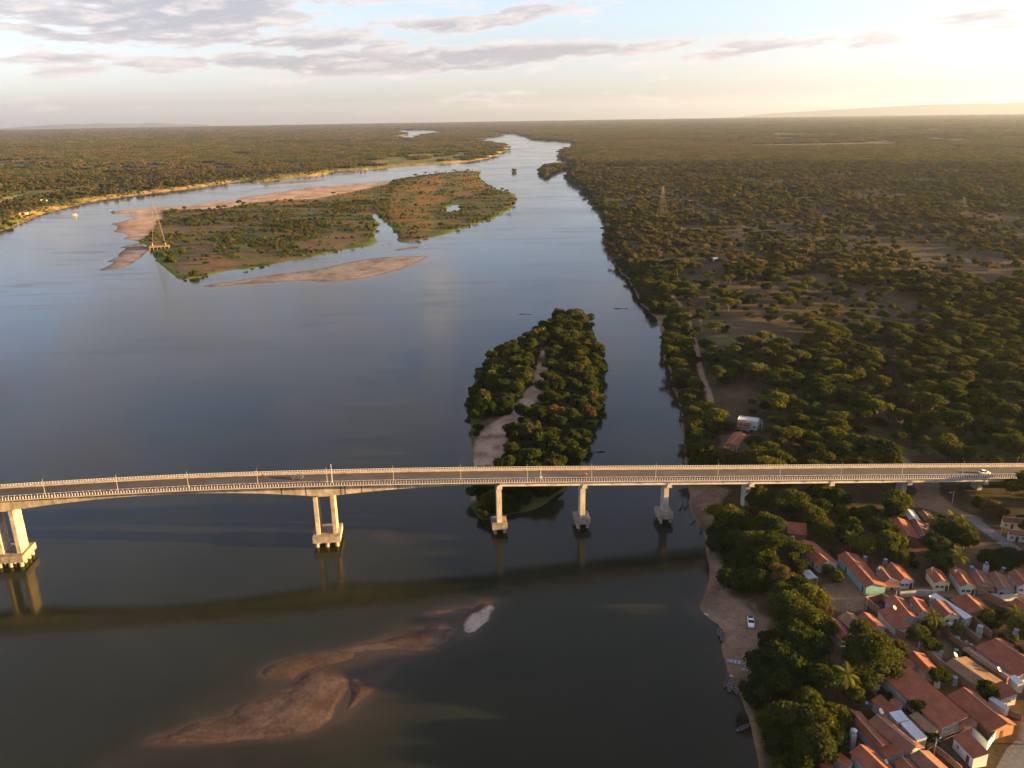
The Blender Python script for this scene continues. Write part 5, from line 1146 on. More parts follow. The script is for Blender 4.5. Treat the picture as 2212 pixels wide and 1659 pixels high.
def patch_mesh(sd, m, R=34, n=34):
    rng = np.random.default_rng(sd); lb = []
    for i in range(n):
        a, q = rng.uniform(0, 6.283), R*math.sqrt(rng.uniform(0, 1)); r = rng.uniform(3.2, 6.0); lb.append((q*math.cos(a), q*math.sin(a), rng.uniform(2.6, 5.2), r, r, r*rng.uniform(.5, .8)))
    return crown_mesh('canopy', rng, lb, n*34, 1.9, m, .88)
PATCH = [patch_mesh(801, L_MIX), patch_mesh(802, L_MIX), patch_mesh(803, L_OLIVE), patch_mesh(804, L_BRN)]

# collection of sources for the uncountable woodland
src = bpy.data.collections.new('woodland_sources'); SRC = {}
def add_src(key, me, tm=None):
    SRC[key] = len(SRC); o = bpy.data.objects.new('s%03d' % SRC[key], me); src.objects.link(o)
def joined(cm, tm):
    if tm is None: return cm
    bm = bmesh.new(); bm.from_mesh(cm)
    nf = len(bm.faces); bm.from_mesh(tm); bm.faces.ensure_lookup_table()
    me = bpy.data.meshes.new('tree'); 
    for f in bm.faces[nf:]: f.material_index = 1
    bm.to_mesh(me); bm.free(); me.materials.append(cm.materials[0]); me.materials.append(M_BARK); return me
for kd in ('round', 'flat', 'bush', 'round_far', 'flat_far', 'bush_far'):
    for i, (cm, tm, m) in enumerate(PROTO[kd]): add_src((kd, i), joined(cm, tm))
for i, me in enumerate(PATCH): add_src(('patch', i), me)
def scatter_object(name, label, pts, idx_, rot, scl):
    me = bpy.data.meshes.new(name); me.vertices.add(len(pts)); me.vertices.foreach_set('co', np.asarray(pts, np.float32).ravel())
    a = me.attributes.new('pick', 'INT', 'POINT'); a.data.foreach_set('value', np.asarray(idx_, np.int32))
    a = me.attributes.new('turn', 'FLOAT_VECTOR', 'POINT'); rv = np.zeros((len(pts), 3), np.float32); rv[:, 2] = rot; a.data.foreach_set('vector', rv.ravel())
    a = me.attributes.new('grow', 'FLOAT_VECTOR', 'POINT'); a.data.foreach_set('vector', np.asarray(scl, np.float32).ravel())
    o = link(name, me); ng = bpy.data.node_groups.new(name, 'GeometryNodeTree')
    ng.interface.new_socket('Geometry', in_out='INPUT', socket_type='NodeSocketGeometry'); ng.interface.new_socket('Geometry', in_out='OUTPUT', socket_type='NodeSocketGeometry')
    N = ng.nodes; gi_, go_ = N.new('NodeGroupInput'), N.new('NodeGroupOutput'); ci = N.new('GeometryNodeCollectionInfo'); ci.inputs['Collection'].default_value = src; ci.inputs['Separate Children'].default_value = True; ci.inputs['Reset Children'].default_value = True
    ip = N.new('GeometryNodeInstanceOnPoints'); ip.inputs['Pick Instance'].default_value = True
    def na_(nm, dt): n = N.new('GeometryNodeInputNamedAttribute'); n.data_type = dt; n.inputs['Name'].default_value = nm; return n.outputs[0]
    ng.links.new(gi_.outputs[0], ip.inputs['Points']); ng.links.new(ci.outputs[0], ip.inputs['Instance']); ng.links.new(na_('pick', 'INT'), ip.inputs['Instance Index'])
    ng.links.new(na_('turn', 'FLOAT_VECTOR'), ip.inputs['Rotation']); ng.links.new(na_('grow', 'FLOAT_VECTOR'), ip.inputs['Scale']); ng.links.new(ip.outputs[0], go_.inputs[0])
    md = o.modifiers.new('grow', 'NODES'); md.node_group = ng; tag(o, label, kind='stuff'); return o

# --- where things grow
def in_house(x, y, mrg):
    m = np.zeros(x.shape, bool)
    for loc, rz, xa, xb, ya, yb in HOUSES:
        dx, dy = x-loc.x, y-loc.y; c, s = math.cos(rz), math.sin(rz); lx, ly = dx*c+dy*s, -dx*s+dy*c
        m |= (lx > xa-mrg) & (lx < xb+mrg) & (ly > ya-mrg) & (ly < yb+mrg)
    return m
CELL = 6.6
gx_, gy_ = np.meshgrid(np.arange(-1900, 1900, CELL), np.arange(150, 2700, CELL)); tx = (gx_+RNG.uniform(-.5, .5, gx_.shape)*CELL).ravel(); ty = (gy_+RNG.uniform(-.5, .5, gy_.shape)*CELL).ravel()
ang = np.degrees(np.arctan2(tx, ty)); m = (np.abs(ang) < 40) & (np.hypot(tx, ty) < 2700); tx, ty = tx[m], ty[m]
tz, tk, tb, trs = terrain(tx, ty); m = tb > 1.2; tx, ty, tz, tk, tb = tx[m], ty[m], tz[m], tk[m], tb[m]
N_ = len(tx); tr = np.hypot(tx, ty); prob = np.zeros(N_); bushy = np.full(N_, .18); flatty = np.full(N_, .5)
bank = tk == 0; right = bank & (tx > 0)
wood = sm(fbm(tx, ty, 60, 3, 201), .36, .53)*.78+.10; wood *= .62+.38*sm(fbm(tx, ty, 240, 2, 207), .30, .5)
prob[bank] = wood[bank]; strip_ = right & (tb < 20); prob[strip_] = .95; bushy[strip_] = .62; flatty[strip_] = .1
lbk = bank & (tx < 0) & (tb < 28); prob[lbk] = .30; bushy[lbk] = .7; flatty[bank & (tx < 0)] = .2
for i, P in enumerate(fields_and_plume): prob[sdist_box(P, tx, ty, 10) > 0] = .17 if i == 0 else (.25 if i in (4, 12) else .09)
for P in left_meadow: prob[(sdist_box(P, tx, ty, 10) > 0)] = .07
vmask = sdist_box(poly(cp(cV5, (330, 60), (900, 120), (1300, 40), (2300, 180), (2600, 1500), (2500, 3200), (-100, 3000), (330, 900)), 5), tx, ty, 10) > 0
prob[vmask] = np.where(ty[vmask] > 232, .80, .55); bushy[vmask] = .5; flatty[vmask] = 0
for P in BEACH: prob[sdist_box(P, tx, ty, 10) > -2.6] = 0
for P in yard: prob[sdist_box(P, tx, ty, 10) > -1] = 0
for P in (square_, road_area): prob[sdist_box(P, tx, ty, 10) > -4.5] = 0
prob[sdist_box(street_paved, tx, ty, 10) > -2] = 0
for Lp, w_ in ((path_main, 3.2), (path_2, 4), (path_3, 3), (road_dirt, 8.5), (road_paved, 5), (street, 5), (alley, 3)): prob[ldist(Lp, tx, ty) < w_] = 0
prob[in_house(tx, ty, 2.0)] = 0
prob[sdist_box(poly(cp(cH, (720, 430), (1300, 420), (1780, 470), (1700, 1440), (560, 1440)), 5), tx, ty, 10) > 0] = 0
bs = tx*BD.x+ty*BD.y; bt = tx*BN.x+ty*BN.y-BT; prob[(np.abs(bt) < 12.5) & (bs > 95)] = 0
bi = tk == ORDER.index('big_isl')
pi_ = sm(fbm(tx, ty*1.6, 42, 3, 211), .40, .54)*.88; pi_[sdist_box(ISL_SAND, tx, ty, 10) > -4] = 0
for P in (RED1, RED2): pi_ = np.where(sdist_box(P, tx, ty, 10) > 0, pi_*.25, pi_)
for P in ISL_DIRT: pi_ = np.where(sdist_box(P, tx, ty, 10) > 0, pi_*.15, pi_)
edge = (tb < 16) & (tx > 0.0) ; pi_ = np.where(edge & (ty < 900), .8, pi_)
prob[bi] = pi_[bi]; bushy[bi] = .93
nI = tk == ORDER.index('near_isl'); ns = sdist_box(NEAR_SAND, tx, ty, 30); prob[nI] = np.where(ns[nI] > -.6, 0, 1.0); bushy[nI] = .66; flatty[nI] = 0
for k in ('islet', 'far_isl', 'islet2', 'islet3'): mm = tk == ORDER.index(k); prob[mm] = 1.0; bushy[mm] = .3; flatty[mm] = .1
for k in list(bars)+['sandflat']: prob[tk == ORDER.index(k)] = 0
keepm = RNG.random(N_) < prob
# extra planting so that the thicket on the near island and the bank closes
def more(mask, n):
    ii = np.nonzero(mask & (prob > .5))[0]; jj = RNG.choice(ii, n); return jj
ex = np.concatenate([more(nI, 950), more(strip_ & (tr < 900), 900)])
tx = np.concatenate([tx[keepm], tx[ex]+RNG.uniform(-3, 3, len(ex))]); ty = np.concatenate([ty[keepm], ty[ex]+RNG.uniform(-3, 3, len(ex))]); tk = np.concatenate([tk[keepm], tk[ex]]); bushy = np.concatenate([bushy[keepm], bushy[ex]]); flatty = np.concatenate([flatty[keepm], flatty[ex]]); vm = np.concatenate([vmask[keepm], vmask[ex]])
tz, tk2, tb, _ = terrain(tx, ty); ok = (tb > 1.0) & ~((tk2 == ORDER.index('near_isl')) & (sdist_box(NEAR_SAND, tx, ty, 20) > -.2)); tx, ty, tz, tk, tb, bushy, flatty, vm = tx[ok], ty[ok], tz[ok], tk2[ok], tb[ok], bushy[ok], flatty[ok], vm[ok]
tr = np.hypot(tx, ty); u = RNG.random(len(tx)); kindv = np.where(u < bushy, 'bush', np.where(u < bushy+(1-bushy)*flatty, 'flat', 'round'))
dry = fbm(tx, ty, 130, 3, 221)
scl = np.where(kindv == 'flat', RNG.uniform(.55, 1.45, len(tx)), np.where(kindv == 'round', RNG.uniform(.5, 1.35, len(tx)), RNG.uniform(.5, 1.4, len(tx))))
scl = scl*np.where((tk == ORDER.index('near_isl')), .95, 1.0)*np.where(vm, np.where(ty > 232, .92, .7), 1.0)*np.where(tk == ORDER.index('big_isl'), .85, 1.0)*np.where((tk == 0) & (tr > 900) & (kindv != 'bush'), .9, 1.0)
rotv = RNG.uniform(0, 6.283, len(tx))
def variant(kd, i):
    n = len(PROTO[kd]); isl_ = ORDER[tk[i]] == 'near_isl'
    w = {'round': [.22, .28, .18, .06, .18, .08], 'flat': [.3, .18, .26, .19, .07], 'bush': [.30, .30, .18, .14, .06]}[kd]
    w = np.array(w); 
    if dry[i] > .55 and tk[i] == 0: w[3 if kd == 'round' else 4] += .18
    if isl_: w = np.array({'round': [.46, .12, .06, .03, .11, .22], 'flat': w, 'bush': [.46, .08, .38, .03, .05]}[kd])
    return int(RNG.choice(n, p=w/w.sum()))
angd = np.degrees(np.arctan2(tx, ty)); vis = (np.abs(angd) < 33.5) & (tr > 165)
# hidden below the deck from here: leave to the mass
order_ = np.argsort(tr)
def instance(kind, name, cm, tm, loc, rz, s, label, cat, group):
    e = empty(name, loc, rz); e.scale = s
    if tm is not None: link('trunk', tm, e)
    link('crown', cm, e); tag(e, label, cat, group); return e
def zone(i):
    k = ORDER[tk[i]]
    if k == 'near_isl': return 'on the thicket island beside the bridge'
    if k == 'big_isl': return 'on the large scrub island'
    s_ = tx[i]*BD.x+ty[i]*BD.y; t_ = tx[i]*BN.x+ty[i]*BN.y-BT
    if t_ < 0: return 'among the village gardens' if vm[i] else 'on the wooded bank between beach and village'
    if tb[i] < 22: return 'on the river edge beyond the bridge'
    return 'in the woodland beyond the bridge'
FORM = {'flat': ('flat_topped_tree', 'flat-topped tree'), 'round': ('round_tree', 'round-crowned tree'), 'bush': ('shrub', 'leafy shrub')}
WORDS = ['', 'second', 'third', 'fourth', 'fifth', 'sixth', 'seventh', 'eighth', 'ninth', 'tenth', 'eleventh', 'twelfth']
def nth(k): return WORDS[k] if k < len(WORDS) else '%dth' % (k+1)
LAMP_S = [s_of_u(u_) for u_ in us]; SEEN = {}
import re
def spot(i, what):
    """a phrase that finds this plant by its neighbours"""
    k = ORDER[tk[i]]; s_ = tx[i]*BD.x+ty[i]*BD.y; t_ = tx[i]*BN.x+ty[i]*BN.y-BT
    if k == 'near_isl':
        if t_ < 0: base = 'on the thicket island tip below the bridge'; suf = 'from the deck'
        else: base = 'on the thicket island, %s side' % ('channel' if tx[i] > np.interp(ty[i], [285, 330, 420, 480], [-8, 0, 18, 22]) else 'open river'); suf = 'from the bridge'
    elif k == 'big_isl': base = 'on the large scrub island'; suf = 'from its tip'
    elif t_ > 0:
        n = int(np.argmin([abs(s_-q) for q in LAMP_S])); base = 'beyond the bridge behind the %s lamp' % ordw[n] if n < 15 else 'beyond the bridge at the frame edge'; suf = 'back'
    else:
        loc, lb_ = min(HLAB, key=lambda h: (h[0].x-tx[i])**2+(h[0].y-ty[i])**2); short = re.split(r' (?:with|beside|by|behind|in|at|between|of|near|south|among|facing|running|along|nearest|above|half|over)\b', lb_)[0]; base = 'near the '+short; suf = 'nearest'
    key = what+base; n = SEEN.get(key, 0); SEEN[key] = n+1
    return '%s %s%s' % (what, base, '' if n == 0 else ', %s %s' % (nth(n), suf))
used = np.zeros(len(tx), bool); cnt = {'tree': 0, 'shrub': 0}
for i in order_:
    kd = str(kindv[i]); c_ = 'shrub' if kd == 'bush' else 'tree'
    if not vis[i] or cnt[c_] >= (225 if c_ == 'tree' else 230): continue
    cnt[c_] += 1; used[i] = True; v = variant(kd, i); cm, tm, m_ = PROTO[kd][v]; nm, fm = FORM[kd]; z_ = zone(i); q = scl[i]
    instance(kd, nm, cm, tm, (tx[i], ty[i], tz[i]-.05), rotv[i], (q*RNG.uniform(.9, 1.1), q*RNG.uniform(.9, 1.1), q*RNG.uniform(.85, 1.1)), spot(i, '%s %s' % (MNAME[m_], fm)), c_, '%ss %s' % (fm, z_))
# the rest of the trees near and far: woodland nobody could count
rest_i = np.nonzero(~used)[0]; pick = np.zeros(len(rest_i), int)
for n_, i in enumerate(rest_i):
    kd = str(kindv[i])
    if tr[i] < 800: pick[n_] = SRC[(kd, variant(kd, i))]
    else:
        kf = kd+'_far'; nf_ = len(PROTO[kf]); pick[n_] = SRC[(kf, nf_-1 if (kd != 'bush' and RNG.random() < (.75 if dry[i] > .54 else .12)) else int(RNG.integers(max(1, nf_-1))))]
S3 = np.stack([scl[rest_i]*RNG.uniform(.85, 1.15, len(rest_i)), scl[rest_i]*RNG.uniform(.85, 1.15, len(rest_i)), scl[rest_i]*RNG.uniform(.8, 1.1, len(rest_i))], 1)
P3 = np.stack([tx[rest_i], ty[rest_i], tz[rest_i]-.05], 1); rl = tk[rest_i]
for mask_, nm, lab in ((rl == 0, 'woodland', 'woodland of mixed trees covering both banks'), (rl != 0, 'island_scrub', 'scrub and bushes covering the river islands')):
    if mask_.any(): scatter_object(nm, lab, P3[mask_], pick[mask_], rotv[rest_i][mask_], S3[mask_])
# far woodland as canopy patches
fr = []; r0 = 2600.0
while r0 < 25500: fr.append(r0); r0 *= 1.0+ (.0125 if r0 < 9000 else .016)
fx, fy, fs_ = [], [], []
for k, r0 in enumerate(fr):
    step = r0*(.0125 if r0 < 9000 else .016); na_ = int(r0*math.radians(78)/step); aa = np.radians(-39)+np.radians(78)*(np.arange(na_)+RNG.uniform(0, 1, na_))/na_; rr = r0+RNG.uniform(-.5, .5, na_)*step
    fx.append(rr*np.sin(aa)); fy.append(rr*np.cos(aa)); fs_.append(np.full(na_, step/48.0))
fx, fy, fs_ = map(np.concatenate, (fx, fy, fs_)); fz, fk, fb, _ = terrain(fx, fy)
pf = np.where(fb > 14*fs_, .30+.70*sm(fbm(fx*.4, fy, 420, 3, 231), .36, .50), 0)
for P in fields_and_plume: pf[sdist_box(P, fx, fy, 20) > -10] = 0
for P in left_meadow: pf[sdist_box(P, fx, fy, 20) > 0] *= .12
mk = RNG.random(len(fx)) < pf; fx, fy, fz, fs_ = fx[mk], fy[mk], fz[mk], fs_[mk]
fdry = fbm(fx*.45, fy, 900, 3, 241); npk = np.where(RNG.random(len(fx)) < np.clip((fdry-.44)*6, .06, .85), 3, RNG.integers(0, 3, len(fx))); hs_ = np.minimum(fs_, 1.0+.25*(fs_-1))
scatter_object('far_woodland', 'far woodland stretching to the horizon', np.stack([fx, fy, fz-.3], 1), np.array([SRC[('patch', int(i))] for i in npk]), RNG.uniform(0, 6.28, len(fx)), np.stack([fs_, fs_, np.clip(hs_, .9, 2.0)], 1))

# --- trees of the village that can be told apart
def vtree(c, x, y, r, m, label, big=None, hfac=1.0):
    pix = c(x, y); base = on_land(pix); Hc = r*1.0*hfac+1.2; p = gp(pix, base.z+Hc*.75); g = gz(p.x, p.y)
    kd = 'big' if r > 3.9 else 'round'; R0 = 7.0 if kd == 'big' else 4.0
    opts = [k for k in PROTO[kd] if k[2] is m] or PROTO[kd]; cm, tm, _ = opts[int(RNG.integers(len(opts)))]; q = r/R0
    instance(kd, 'broad_tree' if kd == 'big' else 'garden_tree', cm, tm, (p.x, p.y, g-.05), RNG.uniform(0, 6.28), (q*RNG.uniform(.95, 1.08), q*RNG.uniform(.95, 1.08), q*RNG.uniform(.88, 1.02)), label, 'tree', 'trees of the riverside village')
D, O, Y, R_ = L_DARK, L_OLIVE, L_YEL, L_DRY
for t_ in [(350, 180, 6.3, Y, 'big feathery yellow-green tree beside the square'), (520, 120, 5.4, Y, 'yellow-green tree crown at the edge of the square'), (470, 300, 6.0, O, 'olive tree behind the feathery yellow-green tree'), (590, 350, 4.6, O, 'olive tree above the three narrow roofs'), (608, 215, 3.3, R_, 'rust tinged tree at the corner of the square'),
           (330, 620, 7.6, D, 'broadest dark tree above the beach'), (215, 770, 6.0, D, 'dark tree leaning over the beached boats'), (500, 520, 6.0, D, 'dark tree behind the broadest dark tree'), (560, 720, 5.6, D, 'dark tree beside the palm in shade'), (400, 430, 5.2, D, 'dark tree beside the feathery tree'), (140, 640, 4.8, D, 'dark tree at the beach edge by the pickup'),
           (1000, 570, 7.0, O, 'large round olive tree in the middle of the village'), (950, 420, 4.6, O, 'upper crown joined to the large round village tree'), (1110, 660, 4.4, O, 'lit olive tree at the side of the large village tree'), (930, 720, 4.6, O, 'olive tree between the palm and the large village tree'),
           (490, 930, 4.2, Y, 'bright topped tree above the bottom bank'), (560, 1120, 5.4, O, 'bulky rounded tree at the bottom bank'), (555, 1290, 5.4, O, 'lowest bulky tree at the bottom bank'), (705, 1060, 3.6, Y, 'bright tree beside the bottom roofs'), (440, 1200, 4.4, D, 'dark tree below the bright topped tree'), (700, 1210, 4.0, O, 'olive tree touching the narrow lit house'),
           (860, 900, 2.7, O, 'small tree under the sunlit palm'), (960, 810, 2.8, Y, 'small sunlit tree below the large village tree'), (1370, 405, 2.9, Y, 'small tree behind the low white-walled wing'), (1480, 500, 2.7, D, 'dark garden tree by the lit lamp pole'), (1682, 372, 2.3, Y, 'small yellow-green tree by the grey tank'), (1540, 745, 2.9, D, 'dark tree beside the brightly lit house'),
           (1365, 985, 2.5, O, 'small tree with round crown beside the large red roof'), (1920, 870, 2.8, D, 'dark bush tree beside the mottled roof'), (1930, 275, 2.6, Y, 'pale green tree behind the metal lean-to'), (2040, 260, 2.4, R_, 'rust coloured tree behind the gardens'), (2145, 350, 2.8, Y, 'yellow-green tree below the edge palm'), (1765, 562, 1.7, D, 'low dark bush on the mottled strip roof edge'), (2080, 470, 2.6, D, 'dark tree at the garden edge above the ridge house'), (2180, 570, 2.8, D, 'dark tree at the frame edge'), (1225, 520, 2.4, R_, 'dry brown tree beside the large village tree'), (1100, 900, 1.8, D, 'low shrub tree between the plain red roof and the large roof'), (1480, 1240, 2.0, D, 'shrub tree at the end of the long metal roof')]: vtree(cV1, *t_)
for t_ in [(470, 340, 4.6, O, 'round tree behind the long white house'), (800, 180, 3.4, O, 'olive tree in the gardens below the bridge'), (1085, 60, 5.4, Y, 'sunlit tree beside the road under the bridge'), (960, 300, 4.8, D, 'dark tree left of the brick house'), (1040, 420, 4.4, D, 'dark tree in front of the brick house'), (1125, 560, 3.5, O, 'sunlit topped tree behind the white street house'), (480, 670, 2.3, O, 'first of two trimmed street trees'), (565, 740, 2.7, Y, 'second of two trimmed street trees'),
           (200, 640, 3.6, D, 'dark tree behind the zinc shelter'), (1930, 130, 4.0, R_, 'rust topped tree beside the paved road'), (1560, 340, 5.4, D, 'dark tree under the palm group'), (1690, 390, 5.0, D, 'dark tree beside the paved road bend'), (1450, 440, 4.6, D, 'dark tree behind the brick house yard'), (1480, 600, 3.8, D, 'dark tree between white and cream street houses'), (1930, 560, 4.2, D, 'dark tree behind the row by the stony yard'), (2110, 560, 4.8, D, 'dark tree at the end of the street row'), (2020, 640, 3.2, D, 'dark low tree right behind the row')]: vtree(cV5, *t_)
for t_ in [(590, 295, 5.8, O, 'olive tree at the foot of the first land pier'), (785, 300, 6.2, D, 'dark spreading tree below the bridge'), (945, 235, 4.8, O, 'tree touching the bridge girder'), (1050, 270, 4.8, D, 'dark tree between the land piers'), (500, 350, 2.9, R_, 'small rust tinged tree near the first land pier'), (420, 430, 5.6, D, 'dark tree near the river below the bridge'), (560, 560, 6.2, O, 'wide tree with one lit shoulder on the bank'), (650, 525, 3.6, Y, 'small yellow-green tree by the bank track'),
           (460, 650, 5.6, D, 'dark tree above the narrow beach'), (400, 770, 5.4, D, 'dark tree over the beach path'), (540, 770, 5.2, D, 'dark tree left of the zinc shelter'), (2145, 195, 4.0, Y, 'sunlit tree touching the bridge at the frame edge'), (330, 560, 4.4, D, 'dark tree at the water below the bridge'), (600, 680, 4.4, D, 'dark tree beside the bank track')]: vtree(cBr, *t_)
for t_ in [(1520, 980, 4.6, D, 'dark tree beside the tiled pavilion'), (950, 660, 3.4, D, 'dark tree left of the flat-roofed house'), (1900, 420, 3.6, Y, 'yellow-green tree behind the flat-roofed house'), (1600, 1430, 3.0, Y, 'bright yellow-green bush behind the bridge rail')]: vtree(cH, *t_)
vtree(cR, 1740, 1130, 6.6, O, 'large pale rounded tree just beyond the bridge'); vtree(cR, 1850, 1150, 5.0, O, 'second pale rounded tree just beyond the bridge'); vtree(cR, 1560, 300, 5.4, O, 'large round tree by the field path')
vtree(cR, 650, 270, 4.6, Y, 'bright round tree alone in the brown field'); vtree(cR, 640, 320, 3.8, Y, 'lower bright tree in the brown field'); vtree(cR, 820, 160, 4.6, O, 'olive tree at the upper edge of the brown field'); vtree(cR, 545, 210, 2.9, Y, 'small yellow-green tree in the brown field'); vtree(cR, 745, 190, 2.6, Y, 'smallest yellow-green tree in the brown field'); vtree(cR, 460, 150, 3.6, D, 'dark round tree in the brown field')

# --- coconut palms
def frond_mesh():
    mb = MB(); n = 12; L = 3.6; prev = None
    for i in range(n+1):
        t = i/n; p = Vector((L*t*(1-.18*t), 0, .9*t-1.9*t*t))
        if prev is not None: mb.bar(prev, p, .045*(1.1-t), 3)
        if i:
            ll = .85*math.sin(math.pi*min(1, .12+.86*t))+.12
            for sy in (-1, 1): 
                tip = p+Vector((.28, sy*ll, -.32*ll)); w = Vector((.14, 0, 0)); mb.add([p-w, p+w, tip], [(0, 1, 2)])
        prev = p
    me = mb.mesh('frond', L_PALM); return me
FR = frond_mesh()
def palm(c, x, y, label, h=7.5, s=1.0):
    pix = c(x, y); b0 = on_land(pix); p = gp(pix, b0.z+h); g = gz(p.x, p.y); e = empty('coconut_palm', (p.x, p.y, g), random.uniform(0, 6)); e.scale = (s, s, 1)
    mb = MB(); prev = Vector((0, 0, -.3)); bx, by = random.uniform(-.5, .5), random.uniform(-.5, .5)
    for i in range(1, 8):
        t = i/7; q = Vector((bx*t*t*.0, by*t*t*.0, h*t)); mb.bar(prev, q, .19-.05*t, 8, .18-.06*t); prev = q
    mb.build('trunk', M_BARK, e)
    for i in range(19):
        o = link('frond', FR, e, (0, 0, h-.1)); lvl = i/19; o.rotation_euler = (0, math.radians(-48+95*lvl)+random.uniform(-.1, .1), i*2.399); k = random.uniform(.85, 1.1); o.scale = (k, k, k)
    MB().lathe((0, 0, h-.5), [(.12, 0), (.3, .2), (.3, .45), (.1, .65)], 8).build('crown_shaft', M_BARK, e)
    tag(e, label, 'palm tree', 'coconut palms in the village')
palm(cV1, 800, 740, 'tall sunlit palm with yellow fronds above the bottom roofs', 8.0, 1.15); palm(cV6, 820, 450, 'palm in front of the cream gabled house', 6.5); palm(cV6, 2085, 400, 'palm at the frame edge behind the gardens', 6.0); palm(cV7, 1370, 1330, 'bright palm behind the mint green house', 7.5, 1.1)
palm(cV7, 1055, 850, 'palm nearest the zinc roofed shed', 7.5); palm(cV7, 1300, 805, 'middle palm of the dark palm group', 8.0); palm(cV7, 1420, 865, 'palm of the dark group nearest the paved road', 7.5); palm(cV5, 690, 385, 'palm in the gardens behind the teal house', 6.0)
# ------------------------------------------------------------------ boats
M_HULL = {'blue': mat('blue_boat', (.30, .40, .50), .6, .12, 1.0), 'dark': mat('dark_boat', (.075, .080, .085), .7, .2, 1.0), 'grey': mat('grey_boat', (.22, .22, .22), .7, .15, 1.0), 'white': mat('white_boat', (.60, .60, .60), .6, .1, 1.0)}
M_INBLUE = mat('boat_inside_blue', (.16, .27, .36), .7, .12, 1.0); M_INDARK = mat('boat_inside_dark', (.035, .035, .036), .8, .2, 1.0)
def canoe(label, c, a, b, Wd=.95, m='dark', thw=3, z=None):
    A, B = c(*a), c(*b); mid = ((A[0]+B[0])/2, (A[1]+B[1])/2); g = on_land(mid).z if z is None else z; g = max(g, .02)
    p, q = gp(A, g+.3), gp(B, g+.3); d = q-p; d.z = 0; L = d.length; rz = math.atan2(d.y, d.x); e = empty('boat', ((p.x+q.x)/2, (p.y+q.y)/2, g-.06), rz)
    n = 12; hull = []; ins = []; hf = []; inf = []
    for i in range(n+1):
        t = -1+2*i/n; w = Wd/2*(1-abs(t)**2.4)**.8+.05; h = .48+.30*abs(t)**3; x = t*L/2
        hull += [(x, -w, h), (x, -w*.62, .06+.22*abs(t)**4), (x, 0, .22*abs(t)**4), (x, w*.62, .06+.22*abs(t)**4), (x, w, h)]
        wi = max(w-.07, .01); ins += [(x*.985, -wi, h-.02), (x*.985, -wi*.6, .14+.2*abs(t)**4), (x*.985, wi*.6, .14+.2*abs(t)**4), (x*.985, wi, h-.02)]
    for i in range(n):
        for j in range(4): k = i*5+j; hf.append((k, k+5, k+6, k+1))
        for j in range(3): k = i*4+j; inf.append((k, k+1, k+5, k+4))
    MB().add(hull, hf).build('hull', M_HULL[m], e, smooth=True); MB().add(ins, inf).build('lining', M_INBLUE if m == 'blue' else M_INDARK, e, smooth=True)
    gu = MB()
    for i in range(n):
        for o_ in (0, 4): gu.bar(hull[i*5+o_], hull[(i+1)*5+o_], .045, 4)
    gu.build('gunwale', M_HULL['white' if m == 'blue' else 'grey'], e)
    for i in range(thw):
        t = -.6+1.2*(i+.0)/max(1, thw-1) if thw > 1 else 0; w = Wd/2*(1-abs(t)**2.4)**.8; MB().box((t*L/2, 0, .42), (.22, 2*w-.06, .04)).build('thwart', M_HULL['white' if m == 'blue' else 'grey'], e)
    tag(e, label, 'boat'); return e
canoe('pale blue wooden canoe drawn up on the beach', cBe, (440, 960), (705, 1002), 1.1, 'blue', 4)
canoe('dark canoe with pale stern, leftmost of three moored together', cBe, (470, 1185), (400, 1312), .95, 'dark', 4, 0.0); canoe('middle canoe of the three moored together', cBe, (478, 1220), (465, 1378), 1.0, 'dark', 5, 0.0); canoe('dark canoe pointing from the beach, third of three moored', cBe, (490, 1215), (565, 1405), 1.0, 'dark', 5)
canoe('dark boat moored beside the beach below the pickup', cBe, (335, 530), (335, 650), 1.1, 'dark', 4, 0.0); canoe('second dark boat, overlapping the moored one below the pickup', cBe, (385, 590), (372, 712), 1.1, 'dark', 4, 0.0)
canoe('grey canoe alone near the bottom bank', lambda x, y: (x, y), (1590, 1579), (1619, 1566), .95, 'grey', 4, 0.0)
canoe('canoe moored by the bank below the bridge, left one', cBr, (78, 348), (106, 302), .9, 'dark', 4, 0.0); canoe('canoe moored by the bank below the bridge, right one', cBr, (112, 342), (135, 300), .9, 'dark', 4, 0.0); canoe('small white boat off the bank below the bridge', cBr, (150, 432), (178, 412), .9, 'white', 2, 0.0); canoe('dark blue canoe by the overgrown bank below the bridge', cBr, (210, 490), (215, 452), .9, 'dark', 3, 0.0)
canoe('white boat at the bank just beyond the bridge', cBr, (90, 74), (125, 66), 1.5, 'white', 2, 0.0)
def plank(label, c, x, y, L, w, rz, m): p = on_land(c(x, y)); o = MB().box((0, 0, .05), (L, w, .1), 0).build('float_board', m, None); o.location = (p.x, p.y, max(p.z, 0)); o.rotation_euler = (0, .03, rz); tag(o, label, 'board'); return o
plank('white board at the water edge of the beach', cBe, 172, 362, 1.6, .6, -.6, WM['white']); plank('small white float tied to the three canoes', cBe, 492, 1157, .8, .7, .2, WM['white'])
e = empty('plank_pile', on_land(cBe(672, 1068)), .4)
for i, (dx, dy, r_) in enumerate(((0, 0, .3), (.5, .3, 1.4), (-.6, .1, 0), (.2, -.5, .8), (.7, -.2, .2))): MB().box((dx, dy, .06+.05*i), (1.3, .28, .05), r_).build('plank', WM['blue'], e)
tag(e, 'scattered blue-white planks on the beach beside the blue canoe', 'planks')
